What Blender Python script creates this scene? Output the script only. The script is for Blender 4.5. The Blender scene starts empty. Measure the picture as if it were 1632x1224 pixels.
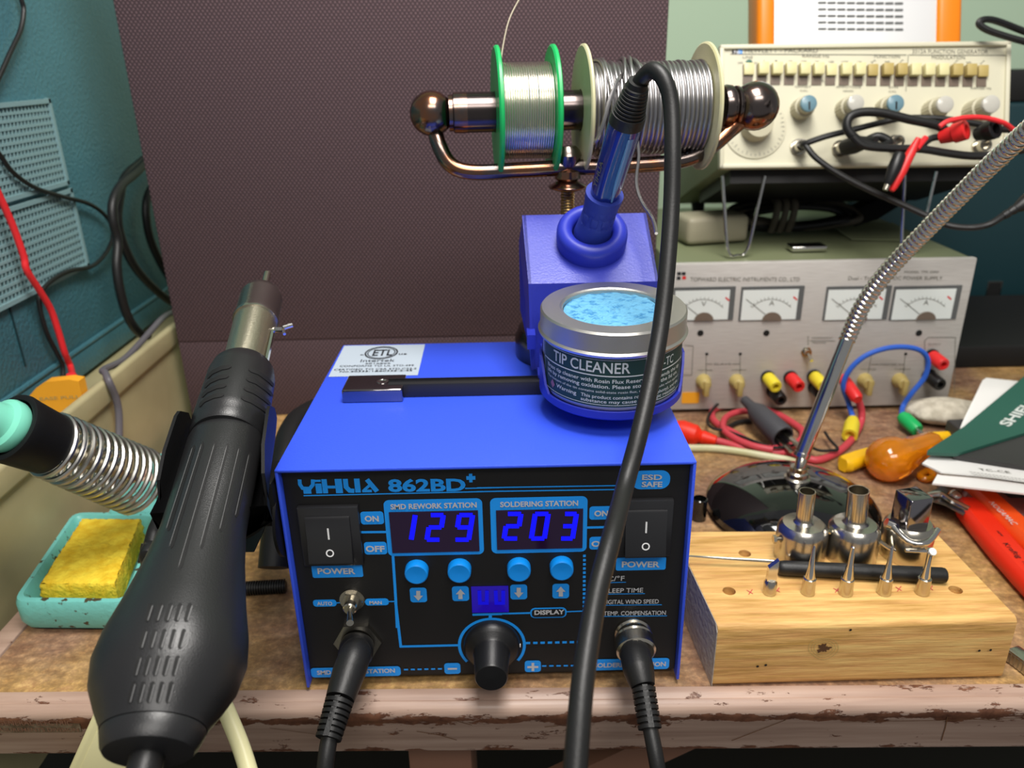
import bpy, bmesh, math, random
from math import sin, cos, pi, radians, sqrt
from mathutils import Vector as V, Matrix
from mathutils.bvhtree import BVHTree
random.seed(7)
S = bpy.context.scene
COL = S.collection
# ------------------------------------------------------------------ camera
FPX = 1256.1
CAM = V((0.01142, -0.31271, 0.29793))
_p, _y, _r = 0.392989, 0.00367, -0.0192367
_f = V((sin(_y)*cos(_p), cos(_y)*cos(_p), -sin(_p)))
_rt = V((cos(_y), -sin(_y), 0)); _up = _rt.cross(_f)
RT = cos(_r)*_rt + sin(_r)*_up; UP = -sin(_r)*_rt + cos(_r)*_up; FW = _f
cd = bpy.data.cameras.new('camera'); cam = bpy.data.objects.new('camera', cd); COL.objects.link(cam)
cam.matrix_world = Matrix(((RT.x, UP.x, -FW.x, CAM.x), (RT.y, UP.y, -FW.y, CAM.y), (RT.z, UP.z, -FW.z, CAM.z), (0, 0, 0, 1)))
cd.sensor_width = 36; cd.lens = FPX/1632*36; cd.clip_start = .02
cd.dof.use_dof = True; cd.dof.focus_distance = .345; cd.dof.aperture_fstop = 12
S.camera = cam
# ------------------------------------------------------------------ light
S.view_settings.view_transform = 'Standard'; S.view_settings.look = 'None'
S.view_settings.exposure = 0.0; S.view_settings.gamma = 1; S.view_settings.use_curve_mapping = False
w = bpy.data.worlds.new('room'); S.world = w; w.use_nodes = True
w.node_tree.nodes['Background'].inputs[0].default_value = (.95, .97, 1, 1)
w.node_tree.nodes['Background'].inputs[1].default_value = .24
def area(name, loc, target, sx, sy, power, col=(1, .965, .92)):
    l = bpy.data.lights.new(name, 'AREA'); l.shape = 'RECTANGLE'; l.size = sx; l.size_y = sy; l.energy = power; l.color = col
    o = bpy.data.objects.new(name, l); COL.objects.link(o); o.location = loc
    o.rotation_euler = (V(target)-V(loc)).to_track_quat('-Z', 'Y').to_euler(); return o
area('bench_light', (.10, -.10, .98), (.09, .02, .1), .30, .44, 11)
area('front_fill', (.25, -1.5, 1.75), (.1, .2, .1), 1.3, .5, 24, (1, .96, .91))  # added fill behind the camera to brighten the front panel
# ------------------------------------------------------------------ pixel -> point on a real plane
def ray(u, v): return RT*((u-816)/FPX) + UP*(-(v-612)/FPX) + FW
def pz(u, v, z=0.): d = ray(u, v); return CAM + d*((z-CAM.z)/d.z)
def py(u, v, y): d = ray(u, v); return CAM + d*((y-CAM.y)/d.y)
def px(u, v, x): d = ray(u, v); return CAM + d*((x-CAM.x)/d.x)
def pd(u, v, d): return CAM + ray(u, v)*d
def depth(p): return (V(p)-CAM).dot(FW)
X, Y, Z = V((1, 0, 0)), V((0, 1, 0)), V((0, 0, 1))
def frame(A, hint=None):
    A = V(A).normalized(); h = V(hint) if hint is not None else (Z if abs(A.z) < .9 else Y)
    U = h.cross(A); U.normalize(); W = A.cross(U); return U, W, A
class Pl:                                   # a flat face with axes U (right) and W (up)
    def __init__(s, O, U, W): s.O = V(O); s.U = V(U).normalized(); s.W = V(W).normalized(); s.N = s.U.cross(s.W).normalized()
    def hit(s, u, v, off=0.):
        d = ray(u, v); O = s.O + s.N*off; return CAM + d*((O-CAM).dot(s.N)/d.dot(s.N))
    def ab(s, u, v, off=0.): q = s.hit(u, v, off)-s.O; return q.dot(s.U), q.dot(s.W)
    def pt(s, a, b, off=0.): return s.O + s.U*a + s.W*b + s.N*off
# ------------------------------------------------------------------ materials
def lin(c): return tuple((x/255/12.92 if x/255 < .04045 else ((x/255+.055)/1.055)**2.4) for x in c) + (1,)
def mat(name, col, rough=.5, metal=0., var=None, vscale=30, vstretch=(1, 1, 1), bump=0., bscale=200, bstretch=(1, 1, 1), emit=None, estr=1., trans=0., coat=0., spec=.5, detail=4, ramp=(.35, .65), ior=1.45):
    m = bpy.data.materials.new(name); m.use_nodes = True; nt = m.node_tree; N = nt.nodes; L = nt.links
    b = N['Principled BSDF']; b.inputs['Base Color'].default_value = lin(col); b.inputs['Roughness'].default_value = rough
    b.inputs['Metallic'].default_value = metal; b.inputs['Specular IOR Level'].default_value = spec; b.inputs['IOR'].default_value = ior
    b.inputs['Coat Weight'].default_value = coat; b.inputs['Transmission Weight'].default_value = trans
    if emit: b.inputs['Emission Color'].default_value = lin(emit); b.inputs['Emission Strength'].default_value = estr
    if var or bump:
        tc = N.new('ShaderNodeTexCoord')
    if var:
        mp = N.new('ShaderNodeMapping'); mp.inputs['Scale'].default_value = vstretch; L.new(tc.outputs['Object'], mp.inputs[0])
        nz = N.new('ShaderNodeTexNoise'); nz.inputs['Scale'].default_value = vscale; nz.inputs['Detail'].default_value = detail; L.new(mp.outputs[0], nz.inputs['Vector'])
        cr = N.new('ShaderNodeValToRGB'); cr.color_ramp.elements[0].position = ramp[0]; cr.color_ramp.elements[1].position = ramp[1]
        cr.color_ramp.elements[0].color = lin(col); cr.color_ramp.elements[1].color = lin(var)
        L.new(nz.outputs[0], cr.inputs[0]); L.new(cr.outputs[0], b.inputs['Base Color'])
    if bump:
        mp = N.new('ShaderNodeMapping'); mp.inputs['Scale'].default_value = bstretch; L.new(tc.outputs['Object'], mp.inputs[0])
        nz = N.new('ShaderNodeTexNoise'); nz.inputs['Scale'].default_value = bscale; nz.inputs['Detail'].default_value = 3; L.new(mp.outputs[0], nz.inputs['Vector'])
        bp = N.new('ShaderNodeBump'); bp.inputs['Strength'].default_value = bump; bp.inputs['Distance'].default_value = .001
        L.new(nz.outputs[0], bp.inputs['Height']); L.new(bp.outputs[0], b.inputs['Normal'])
    return m
def nodes(m): return m.node_tree.nodes, m.node_tree.links, m.node_tree.nodes['Principled BSDF']
M = {}
M['blue'] = mat('blue_paint', (54, 86, 226), .42, bump=.12, bscale=900)
M['blueplastic'] = mat('blue_plastic', (40, 52, 170), .4)
M['bluegrip'] = mat('blue_rubber', (38, 56, 150), .6)
M['bluegloss'] = mat('blue_gloss', (20, 40, 130), .18, coat=.6)
M['bluepale'] = mat('pale_blue_flute', (96, 140, 190), .2)
M['panelblack'] = mat('panel_black', (22, 21, 21), .5, bump=.04, bscale=2500)
M['black'] = mat('black_plastic', (20, 20, 21), .38, bump=.06, bscale=1500)
M['blackgun'] = mat('black_gun_plastic', (31, 31, 32), .34, spec=.65, bump=.12, bscale=2200)
M['blackgloss'] = mat('black_gloss_enamel', (8, 8, 8), .07, coat=1., var=(30, 28, 26), vscale=60, ramp=(.62, .8))
M['edge'] = mat('pale_edge_grey', (92, 92, 92), .5)  # pale grey for thin lines beside the gun's slots and grooves
M['standblue'] = mat('stand_blue', (46, 56, 168), .34, spec=.8, bump=.1, bscale=900)
M['wire'] = mat('spring_wire', (205, 203, 196), .3, 1.)
M['dullwire'] = mat('dull_solder', (168, 158, 136), .5)
M['railblack'] = mat('ribbed_black', (40, 40, 42), .3)
M['windowlit'] = mat('display_window_lit', (30, 16, 40), .1, emit=(30, 0, 210), estr=.45)
M['switch'] = mat('switch_black', (36, 36, 38), .32, spec=.7)
M['blackmatte'] = mat('black_matte', (14, 14, 14), .7)
M['blacksheet'] = mat('black_sheet_metal', (18, 18, 19), .5, spec=.3, bump=.05, bscale=900)
M['rubber'] = mat('black_rubber', (24, 24, 24), .45, bump=.08, bscale=900)
M['print'] = mat('print_blue', (26, 150, 244), .45)
M['grey'] = mat('print_grey', (192, 192, 194), .5)
M['button'] = mat('button_blue', (14, 140, 232), .3)
M['white'] = mat('white_print', (235, 235, 235), .5)
M['window'] = mat('display_window', (36, 18, 24), .08, emit=(20, 0, 90), estr=.12)
M['digit'] = mat('display_digit', (5, 5, 200), .3, emit=(8, 8, 255), estr=1.1)
M['dim'] = mat('display_digit_dim', (5, 5, 160), .3, emit=(10, 4, 190), estr=.8)
M['chrome'] = mat('chrome', (215, 213, 208), .12, 1.)
M['steel'] = mat('steel', (190, 186, 178), .24, 1., bump=.05, bscale=800)
M['brushed'] = mat('brushed_steel', (206, 198, 176), .3, 1., bump=.2, bscale=500, bstretch=(1, 1, 12))
M['polished'] = mat('polished_steel', (150, 146, 150), .1, 1.)
M['nickel'] = mat('nickel', (196, 190, 176), .22, 1.)
M['tin'] = mat('satin_tin', (206, 204, 198), .42, 1., bump=.12, bscale=2600)
M['brass'] = mat('brass_thread', (186, 158, 108), .3, 1.)
M['bronze'] = mat('rubbed_bronze', (112, 102, 98), .2, 1., var=(150, 104, 78), vscale=55, ramp=(.48, .62))
M['bronzedark'] = mat('dark_bronze', (88, 80, 78), .2, 1.)
M['solder'] = mat('solder_bright', (214, 210, 196), .26, 1.)
M['lead'] = mat('solder_grey', (176, 174, 174), .3, 1.)
M['greenplastic'] = mat('green_plastic', (26, 172, 92), .35)
M['ivory'] = mat('ivory_plastic', (206, 202, 168), .4, var=(190, 186, 140), vscale=25)
M['cream'] = mat('cream_plastic', (226, 220, 170), .4)
M['creammetal'] = mat('cream_enamel', (182, 172, 132), .45, var=(164, 154, 118), vscale=14)
M['teal'] = mat('teal_vinyl', (68, 118, 130), .42, bump=.9, bscale=330, var=(60, 106, 118), vscale=9)
M['grid'] = mat('vent_lattice', (128, 160, 164), .45)
M['tealdark'] = mat('teal_enamel', (22, 54, 60), .5, bump=.2, bscale=300)  # teal darkened: the shade on the cabinet is put into this colour
M['mint'] = mat('mint_enamel', (112, 190, 182), .35, var=(70, 62, 44), vscale=150, ramp=(.62, .65), bump=.35, bscale=260)
M['mintplastic'] = mat('mint_plastic', (122, 208, 182), .3)
M['red'] = mat('red_plastic', (216, 40, 40), .4)
M['redcable'] = mat('red_cable', (196, 66, 76), .45)
M['redwire'] = mat('red_wire', (226, 44, 50), .4)
M['redgrip'] = mat('red_grip', (232, 44, 16), .45)
M['orangegrip'] = mat('orange_grip', (240, 84, 26), .45)
M['orange'] = mat('orange_panel', (232, 130, 22), .35)
M['holster'] = mat('amber_orange', (240, 166, 40), .5)
M['yellow'] = mat('yellow_plastic', (240, 186, 20), .4)
M['yellowpost'] = mat('yellow_post', (226, 206, 50), .4)
M['tan'] = mat('tan_knob', (178, 158, 96), .45)
M['greycable'] = mat('grey_cable', (96, 92, 98), .4)
M['beige'] = mat('beige_enamel', (206, 202, 178), .45)
M['beigeknob'] = mat('beige_knob', (182, 176, 150), .5)
M['key'] = mat('ivory_key', (216, 208, 156), .4)
M['clear'] = mat('clear_cap', (186, 184, 174), .15)
M['bluecap'] = mat('blue_cap', (104, 136, 148), .25)
M['text'] = mat('print_dark', (104, 102, 92), .6)
M['black_ink'] = mat('ink_black', (26, 28, 34), .6)
M['sticker'] = mat('sticker_silver', (178, 190, 202), .4)
M['olive'] = mat('olive_enamel', (112, 118, 88), .5, bump=.1, bscale=500)
M['psuface'] = mat('brushed_face', (200, 196, 190), .5, .25, var=(186, 181, 175), vscale=60, vstretch=(1, 1, 30), bump=.15, bscale=90, bstretch=(1, 1, 40))
M['meter'] = mat('meter_face', (222, 228, 224), .35)
M['metershade'] = mat('meter_shadow_box', (90, 92, 92), .5)
M['metercap'] = mat('meter_cap', (110, 96, 84), .4)
M['silverface'] = mat('silver_grille', (232, 232, 232), .34, .5)
M['wall'] = mat('wall_green', (188, 212, 184), .7)
M['wood'] = mat('pine', (214, 172, 92), .5)
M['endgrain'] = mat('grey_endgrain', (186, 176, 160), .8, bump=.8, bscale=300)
M['knot'] = mat('knot', (86, 56, 30), .7)
M['paper'] = mat('paper', (236, 234, 230), .7)
M['folder'] = mat('green_folder', (44, 92, 78), .4)
M['charcoal'] = mat('charcoal_cover', (58, 57, 56), .55)
M['amber'] = mat('amber_acetate', (250, 158, 26), .1, coat=.4, trans=.55)
M['rock'] = mat('pumice', (206, 198, 180), .9, var=(176, 168, 150), vscale=120, bump=1, bscale=250)
M['pink'] = mat('dusty_rose_bag', (150, 98, 96), .3, bump=.8, bscale=60)
M['sponge'] = mat('yellow_sponge', (240, 212, 62), .75, var=(222, 182, 34), vscale=140, bump=1, bscale=380)
M['bluesponge'] = mat('blue_sponge', (58, 130, 182), .85, var=(104, 172, 210), vscale=170, vstretch=(1, 2.2, 1), ramp=(.36, .5), bump=1., bscale=420, bstretch=(1, 3, 1))
M['label'] = mat('label_green', (30, 62, 56), .5)
M['offwhite'] = mat('offwhite_print', (208, 214, 208), .6)
M['floor'] = mat('floor_dark', (40, 34, 30), .7)
M['legwood'] = mat('brown_leg', (120, 86, 68), .6)
M['bluewire'] = mat('blue_wire', (44, 92, 190), .4)
M['greyboot'] = mat('grey_boot', (66, 66, 70), .6)
M['adapter'] = mat('putty_adapter', (150, 144, 122), .5)
M['bundle'] = mat('brown_grey_cord', (84, 78, 66), .6)
M['chipplate'] = mat('embossed_strip', (120, 104, 84), .6, var=(86, 70, 52), vscale=200, bump=.8, bscale=300)
# woven maroon cloth
m = M['cloth'] = mat('maroon_weave', (84, 66, 70), .8); N, L, b = nodes(m)
tc = N.new('ShaderNodeTexCoord')
def wave(rot, sc):
    mp = N.new('ShaderNodeMapping'); mp.inputs['Rotation'].default_value = (0, rot, 0); L.new(tc.outputs['Object'], mp.inputs[0])
    wv = N.new('ShaderNodeTexWave'); wv.inputs['Scale'].default_value = sc; wv.inputs['Distortion'].default_value = .6; wv.inputs['Detail Scale'].default_value = 3; L.new(mp.outputs[0], wv.inputs[0]); return wv
w1 = wave(radians(38), 120); w2 = wave(radians(-38), 120)
mx = N.new('ShaderNodeMath'); mx.operation = 'MULTIPLY'; L.new(w1.outputs['Fac'], mx.inputs[0]); L.new(w2.outputs['Fac'], mx.inputs[1])
cr = N.new('ShaderNodeValToRGB'); cr.color_ramp.elements[0].color = lin((60, 45, 49)); cr.color_ramp.elements[1].color = lin((114, 90, 94)); L.new(mx.outputs[0], cr.inputs[0]); L.new(cr.outputs[0], b.inputs['Base Color'])
bp = N.new('ShaderNodeBump'); bp.inputs['Strength'].default_value = .55; bp.inputs['Distance'].default_value = .0007; L.new(mx.outputs[0], bp.inputs['Height']); L.new(bp.outputs[0], b.inputs['Normal'])
# worn bench top
m = M['bench'] = mat('worn_bench', (150, 118, 78), .5); N, L, b = nodes(m)
tc = N.new('ShaderNodeTexCoord')
def noise(sc, det=4, st=(1, 1, 1), rgh=.6):
    mp = N.new('ShaderNodeMapping'); mp.inputs['Scale'].default_value = st; L.new(tc.outputs['Object'], mp.inputs[0])
    n = N.new('ShaderNodeTexNoise'); n.inputs['Scale'].default_value = sc; n.inputs['Detail'].default_value = det; n.inputs['Roughness'].default_value = rgh; L.new(mp.outputs[0], n.inputs['Vector']); return n.outputs[0]
def ramp(src, stops):
    c = N.new('ShaderNodeValToRGB'); e = c.color_ramp.elements
    e[0].position, e[0].color = stops[0][0], lin(stops[0][1]); e[1].position, e[1].color = stops[-1][0], lin(stops[-1][1])
    for p, cc in stops[1:-1]: q = e.new(p); q.color = lin(cc)
    L.new(src, c.inputs[0]); return c.outputs[0]
def mix(f, a, c, mode='MIX'):
    n = N.new('ShaderNodeMix'); n.data_type = 'RGBA'; n.blend_type = mode
    if isinstance(f, float): n.inputs[0].default_value = f
    else: L.new(f, n.inputs[0])
    L.new(a, n.inputs[6]) if not isinstance(a, tuple) else None
    if isinstance(a, tuple): n.inputs[6].default_value = a
    if isinstance(c, tuple): n.inputs[7].default_value = c
    else: L.new(c, n.inputs[7])
    return n.outputs[2]
big = noise(7, 3); fine = noise(260, 6, (1, 1, 1), .7); mid = noise(60, 5, (1, 2, 1))
golden = ramp(mid, [(.3, (160, 126, 78)), (.5, (190, 158, 104)), (.7, (208, 180, 128))])
mauve = ramp(mid, [(.3, (128, 94, 78)), (.5, (158, 126, 104)), (.7, (182, 152, 128))])
base = mix(ramp(big, [(.42, (0, 0, 0)), (.6, (255, 255, 255))]), golden, mauve)
fin = mix(.55, base, ramp(fine, [(.36, (92, 70, 54)), (.5, (140, 124, 106)), (.66, (206, 190, 166))]), 'OVERLAY')
L.new(fin, b.inputs['Base Color'])
bp = N.new('ShaderNodeBump'); bp.inputs['Strength'].default_value = .5; bp.inputs['Distance'].default_value = .001; L.new(fine, bp.inputs['Height']); L.new(bp.outputs[0], b.inputs['Normal'])
# chipped pink paint of the bench edge
m = M['trim'] = mat('chipped_pink_paint', (176, 144, 128), .4); N, L, b = nodes(m)
tc = N.new('ShaderNodeTexCoord')
sp = N.new('ShaderNodeSeparateXYZ'); L.new(tc.outputs['Object'], sp.inputs[0])
n1 = noise(45, 7, (1, 3, 3), .72); n2 = noise(9, 3, (1, 8, 30)); n3 = noise(130, 6, (1, 1, 1), .7)
def math_(op, a, c, cl=False):
    n = N.new('ShaderNodeMath'); n.operation = op; n.use_clamp = cl
    for i, q in enumerate((a, c)):
        if isinstance(q, (int, float)): n.inputs[i].default_value = q
        else: L.new(q, n.inputs[i])
    return n.outputs[0]
dz = math_('ABSOLUTE', math_('ADD', sp.outputs[2], .0078-.75), 0)
wear = math_('SUBTRACT', .25, math_('MULTIPLY', dz, 52.), False); wear = math_('MAXIMUM', wear, -.035)
dz2 = math_('ABSOLUTE', math_('ADD', sp.outputs[2], .0288-.75), 0)
wear2 = math_('MAXIMUM', math_('SUBTRACT', .12, math_('MULTIPLY', dz2, 60.)), -.06)
s_ = math_('ADD', n1, math_('MAXIMUM', wear, wear2))
chip = ramp(s_, [(.585, (0, 0, 0)), (.6, (255, 255, 255))])
paint = ramp(n2, [(.3, (152, 125, 110)), (.5, (170, 143, 127)), (.7, (184, 158, 142))])
bare = ramp(n3, [(.35, (84, 52, 38)), (.65, (128, 86, 64))])
L.new(mix(chip, paint, bare), b.inputs['Base Color'])
bp = N.new('ShaderNodeBump'); bp.inputs['Strength'].default_value = .6; bp.inputs['Distance'].default_value = .001; bp.invert = True; L.new(chip, bp.inputs['Height']); L.new(bp.outputs[0], b.inputs['Normal'])
# pine block: grain along local x
m = M['wood']; N, L, b = nodes(m); tc = N.new('ShaderNodeTexCoord')
g1 = noise(14, 5, (1.6, 16, 16), .6); g2 = noise(60, 4, (.6, 9, 9), .6)
L.new(mix(.5, ramp(g1, [(.3, (194, 156, 84)), (.5, (218, 188, 120)), (.7, (228, 204, 142))]), ramp(g2, [(.35, (112, 98, 74)), (.55, (150, 136, 112))]), 'OVERLAY'), b.inputs['Base Color'])
bp = N.new('ShaderNodeBump'); bp.inputs['Strength'].default_value = .55; bp.inputs['Distance'].default_value = .001; L.new(g2, bp.inputs['Height']); L.new(bp.outputs[0], b.inputs['Normal'])
# ------------------------------------------------------------------ mesh builder
ORG = {}
def label(o, lab, cat, group=None, kind=None):
    if lab: o['label'] = lab
    if cat: o['category'] = cat
    if group: o['group'] = group
    if kind: o['kind'] = kind
    return o
def thing(name, loc, lab, cat, group=None):
    o = bpy.data.objects.new(name, None); COL.objects.link(o); o.location = loc; o.empty_display_size = .02
    ORG[o.name] = V(loc); return label(o, lab, cat, group)
TXT = {}
def glyphs(s, bold=0.):
    k = (s, bold)
    if k not in TXT:
        cu = bpy.data.curves.new('t', 'FONT'); cu.body = s; cu.resolution_u = 3; cu.offset = bold
        o = bpy.data.objects.new('t', cu); COL.objects.link(o); dg = bpy.context.evaluated_depsgraph_get(); dg.update()
        me = bpy.data.meshes.new_from_object(o.evaluated_get(dg))
        vs = [v.co.copy() for v in me.vertices]; fs = [tuple(p.vertices) for p in me.polygons]
        bpy.data.objects.remove(o); bpy.data.curves.remove(cu); bpy.data.meshes.remove(me)
        x0 = min(v.x for v in vs); x1 = max(v.x for v in vs)
        TXT[k] = ([((v.x-x0)/(x1-x0), v.y/.729) for v in vs], fs)
    return TXT[k]
class MB:
    def __init__(s): s.v = []; s.f = []; s.k = 0.   # every printed mark sits a hair above the one before
    def add(s, vs, fs):
        n = len(s.v); s.v += [V(q) for q in vs]; s.f += [tuple(i+n for i in f) for f in fs]; return s
    def bm(s, bm):
        bm.verts.index_update(); r = s.add([v.co for v in bm.verts], [[v.index for v in f.verts] for f in bm.faces]); bm.free(); return r
    def box(s, c, h, U=X, W=Y, A=Z, bev=0., seg=2):
        bm = bmesh.new(); bmesh.ops.create_cube(bm, size=2)
        for v in bm.verts: v.co = V((v.co.x*h[0], v.co.y*h[1], v.co.z*h[2]))
        if bev: bmesh.ops.bevel(bm, geom=bm.edges[:], offset=bev, segments=seg, affect='EDGES', profile=.5, clamp_overlap=True)
        U, W, A = V(U).normalized(), V(W).normalized(), V(A).normalized(); c = V(c)
        for v in bm.verts: v.co = c + U*v.co.x + W*v.co.y + A*v.co.z
        return s.bm(bm)
    def loft(s, rings, cap=True, closed=False):
        n = len(rings[0]); vs = [p for r in rings for p in r]; fs = []; m = len(rings)
        for i in range(m if closed else m-1):
            a, c = i*n, ((i+1) % m)*n
            for j in range(n): k = (j+1) % n; fs.append((a+j, a+k, c+k, c+j))
        if cap and not closed: fs.append(tuple(range(n))[::-1]); fs.append(tuple(range((m-1)*n, m*n)))
        return s.add(vs, fs)
    def lathe(s, prof, O, A, seg=32, cap=True, hint=None, sq=(1, 1)):
        U, W, A = frame(A, hint); O = V(O)
        return s.loft([[O + A*h + (U*cos(2*pi*j/seg)*sq[0] + W*sin(2*pi*j/seg)*sq[1])*max(r, 1e-6) for j in range(seg)] for h, r in prof], cap)
    def tube(s, pts, r, seg=10, n=8, closed=False, cap=True):
        pts = [V(p) for p in pts]; m = len(pts); rs = r if isinstance(r, (list, tuple)) else [r]*m
        P, R_ = [], []
        for i in range(m if closed else m-1):
            g = lambda k: pts[k % m] if closed else pts[min(max(k, 0), m-1)]
            a, b_, c, d = g(i-1), g(i), g(i+1), g(i+2); r0, r1 = rs[i], rs[(i+1) % m]
            for t in range(n):
                t /= n; P.append(.5*((2*b_) + (c-a)*t + (2*a-5*b_+4*c-d)*t*t + (3*b_-a-3*c+d)*t**3)); R_.append(r0+(r1-r0)*t)
        if not closed: P.append(pts[-1]); R_.append(rs[-1])
        return s.sweep(P, R_, seg, closed, cap)
    def sweep(s, P, R_, seg=10, closed=False, cap=True, flat=1.):
        m = len(P); T = [(P[(i+1) % m]-P[i-1]) if closed else (P[min(i+1, m-1)]-P[max(i-1, 0)]) for i in range(m)]
        T = [t.normalized() if t.length > 1e-9 else Z for t in T]
        U = frame(T[0])[0]; rings = []
        for i in range(m):
            U = U - T[i]*U.dot(T[i]); U.normalize(); W = T[i].cross(U)
            rings.append([P[i] + (U*cos(2*pi*j/seg)*flat + W*sin(2*pi*j/seg))*R_[i] for j in range(seg)])
        return s.loft(rings, cap, closed)
    def prism(s, poly, O, U, W, A, d):
        O, U, W, A = V(O), V(U), V(W), V(A); n = len(poly)
        a = [O+U*x+W*y for x, y in poly]; c = [p+A*d for p in a]
        return s.add(a+c, [tuple(range(n))[::-1], tuple(range(n, 2*n))] + [(i, (i+1) % n, n+(i+1) % n, n+i) for i in range(n)])
    def solid(s, pts, off):                    # polygon of 3-D points given thickness along off
        n = len(pts); a = [V(p) for p in pts]; c = [p+V(off) for p in a]
        return s.add(a+c, [tuple(range(n))[::-1], tuple(range(n, 2*n))] + [(i, (i+1) % n, n+(i+1) % n, n+i) for i in range(n)])
    def sphere(s, c, r, seg=24, A=Z):
        return s.lathe([(-r*cos(pi*i/12), r*sin(pi*i/12)) for i in range(13)], c, A, seg, cap=False)
    # printing on a plane
    def rr(s, P, u0, v0, u1, v1, r=0., off=.0002, rpx=True, d=0.):
        a0 = P.ab(u0, (v0+v1)/2)[0]; a1 = P.ab(u1, (v0+v1)/2)[0]; b0 = P.ab((u0+u1)/2, v1)[1]; b1 = P.ab((u0+u1)/2, v0)[1]
        k = (a1-a0)/(u1-u0); r = min(r*k, (a1-a0)/2, (b1-b0)/2)
        return s.rrab(P, a0, b0, a1, b1, r, off, d)
    def rrab(s, P, a0, b0, a1, b1, r=0., off=.0002, d=0.):
        s.k += 2e-6; off += s.k
        if r > 0:
            poly = [(cx+r*cos(t), cy+r*sin(t)) for cx, cy, t0 in ((a1-r, b1-r, 0), (a0+r, b1-r, 90), (a0+r, b0+r, 180), (a1-r, b0+r, 270)) for t in [radians(t0+15*i) for i in range(7)]]
        else: poly = [(a1, b1), (a0, b1), (a0, b0), (a1, b0)]
        if d: return s.prism(poly, P.pt(0, 0, off), P.U, P.W, P.N, d)
        return s.add([P.pt(x, y, off) for x, y in poly], [tuple(range(len(poly)))])
    def line(s, P, pts, wpx, off=.0002, cl=False):
        s.k += 2e-6; off += s.k
        q = [V(P.ab(u, v)+(0,)) for u, v in pts]; k = (P.ab(pts[0][0]+1, pts[0][1])[0]-P.ab(*pts[0])[0])*wpx/2
        m = len(q); vs = []
        for i in range(m):
            a = q[i-1] if (i or cl) else None; c = q[(i+1) % m] if (i < m-1 or cl) else None
            d1 = (q[i]-a).normalized() if a is not None else None; d2 = (c-q[i]).normalized() if c is not None else None
            d1 = d1 or d2; d2 = d2 or d1; t = (d1+d2); t = t.normalized() if t.length > 1e-6 else d1
            nn = V((-t.y, t.x, 0)); f = 1/max(.5, abs(nn.dot(V((-d1.y, d1.x, 0))))); vs += [q[i]+nn*k*f, q[i]-nn*k*f]
        fs = [(2*i, 2*i+1, 2*((i+1) % m)+1, 2*((i+1) % m)) for i in range(m if cl else m-1)]
        return s.add([P.pt(p.x, p.y, off) for p in vs], fs)
    def dash(s, P, p0, p1, n, wpx, off=.0002, duty=.6):
        for i in range(n):
            a, c = i/n, (i+duty)/n
            s.line(P, [(p0[0]+(p1[0]-p0[0])*a, p0[1]+(p1[1]-p0[1])*a), (p0[0]+(p1[0]-p0[0])*c, p0[1]+(p1[1]-p0[1])*c)], wpx, off)
        return s
    def text(s, P, t, u0, u1, vb, cap, bold=0., off=.0004, vb1=None):
        a0, b0 = P.ab(u0, vb); a1, b1 = P.ab(u1, vb1 if vb1 is not None else vb); c = P.ab((u0+u1)/2, (vb+(vb1 if vb1 is not None else vb))/2-cap)[1]-(b0+b1)/2
        s.k += 2e-6; off += s.k; vs, fs = glyphs(t, bold)
        return s.add([P.pt(a0+(a1-a0)*x, b0+(b1-b0)*x+c*y, off) for x, y in vs], fs)
    def disc(s, P, u, v, rpx, off=.0002, seg=28, inner=0.):
        a, b_ = P.ab(u, v); k = P.ab(u+1, v)[0]-a; r = k*rpx
        ring = [P.pt(a+r*cos(2*pi*j/seg), b_+r*sin(2*pi*j/seg), off) for j in range(seg)]
        if inner:
            q = k*inner; ri = [P.pt(a+q*cos(2*pi*j/seg), b_+q*sin(2*pi*j/seg), off) for j in range(seg)]
            return s.add(ring+ri, [(j, (j+1) % seg, seg+(j+1) % seg, seg+j) for j in range(seg)])
        return s.add(ring, [tuple(range(seg))])
    def build(s, name, m, parent=None, lab=None, cat=None, group=None, kind=None, ang=35, org=None, flat=False):
        me = bpy.data.meshes.new(name)
        if parent is None:
            lo = V((sum(v.x for v in s.v)/len(s.v), sum(v.y for v in s.v)/len(s.v), min(v.z for v in s.v))) if org is None else V(org)
        else: lo = ORG[parent.name]
        me.from_pydata([v-lo for v in s.v], [], s.f); me.validate(); me.update()
        bm = bmesh.new(); bm.from_mesh(me); bmesh.ops.recalc_face_normals(bm, faces=bm.faces) if not flat else None; bm.to_mesh(me); bm.free()
        if not flat:
            me.polygons.foreach_set('use_smooth', [True]*len(me.polygons)); me.set_sharp_from_angle(angle=radians(ang))
        me.materials.append(M[m]); o = bpy.data.objects.new(name, me); COL.objects.link(o); ORG[o.name] = lo
        if parent is None: o.location = lo
        else: o.parent = parent
        return label(o, lab, cat, group, kind)
def drop(p, x, y):                          # a cord running on down to the floor
    p = V(p); a = V((p.x*.8+x*.2, p.y*.8+y*.2, p.z-.10))
    return [p, p*.7+a*.3+Z*.002, a, V((p.x*.5+x*.5, p.y*.5+y*.5, -.36)), V((x, y, -.62)), V((x, y, -.742))]
def crop(ox, oy, k): return lambda x, y: (ox+x/k, oy+y/k)
# ================================================================== SETTING
MB().box((.3, .86, .6), (1.6, .01, 1.4)).build('wall_back', 'wall', kind='structure')
MB().box((.3, .2, -.76), (2.0, 1.2, .01)).build('floor', 'floor', kind='structure')
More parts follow.
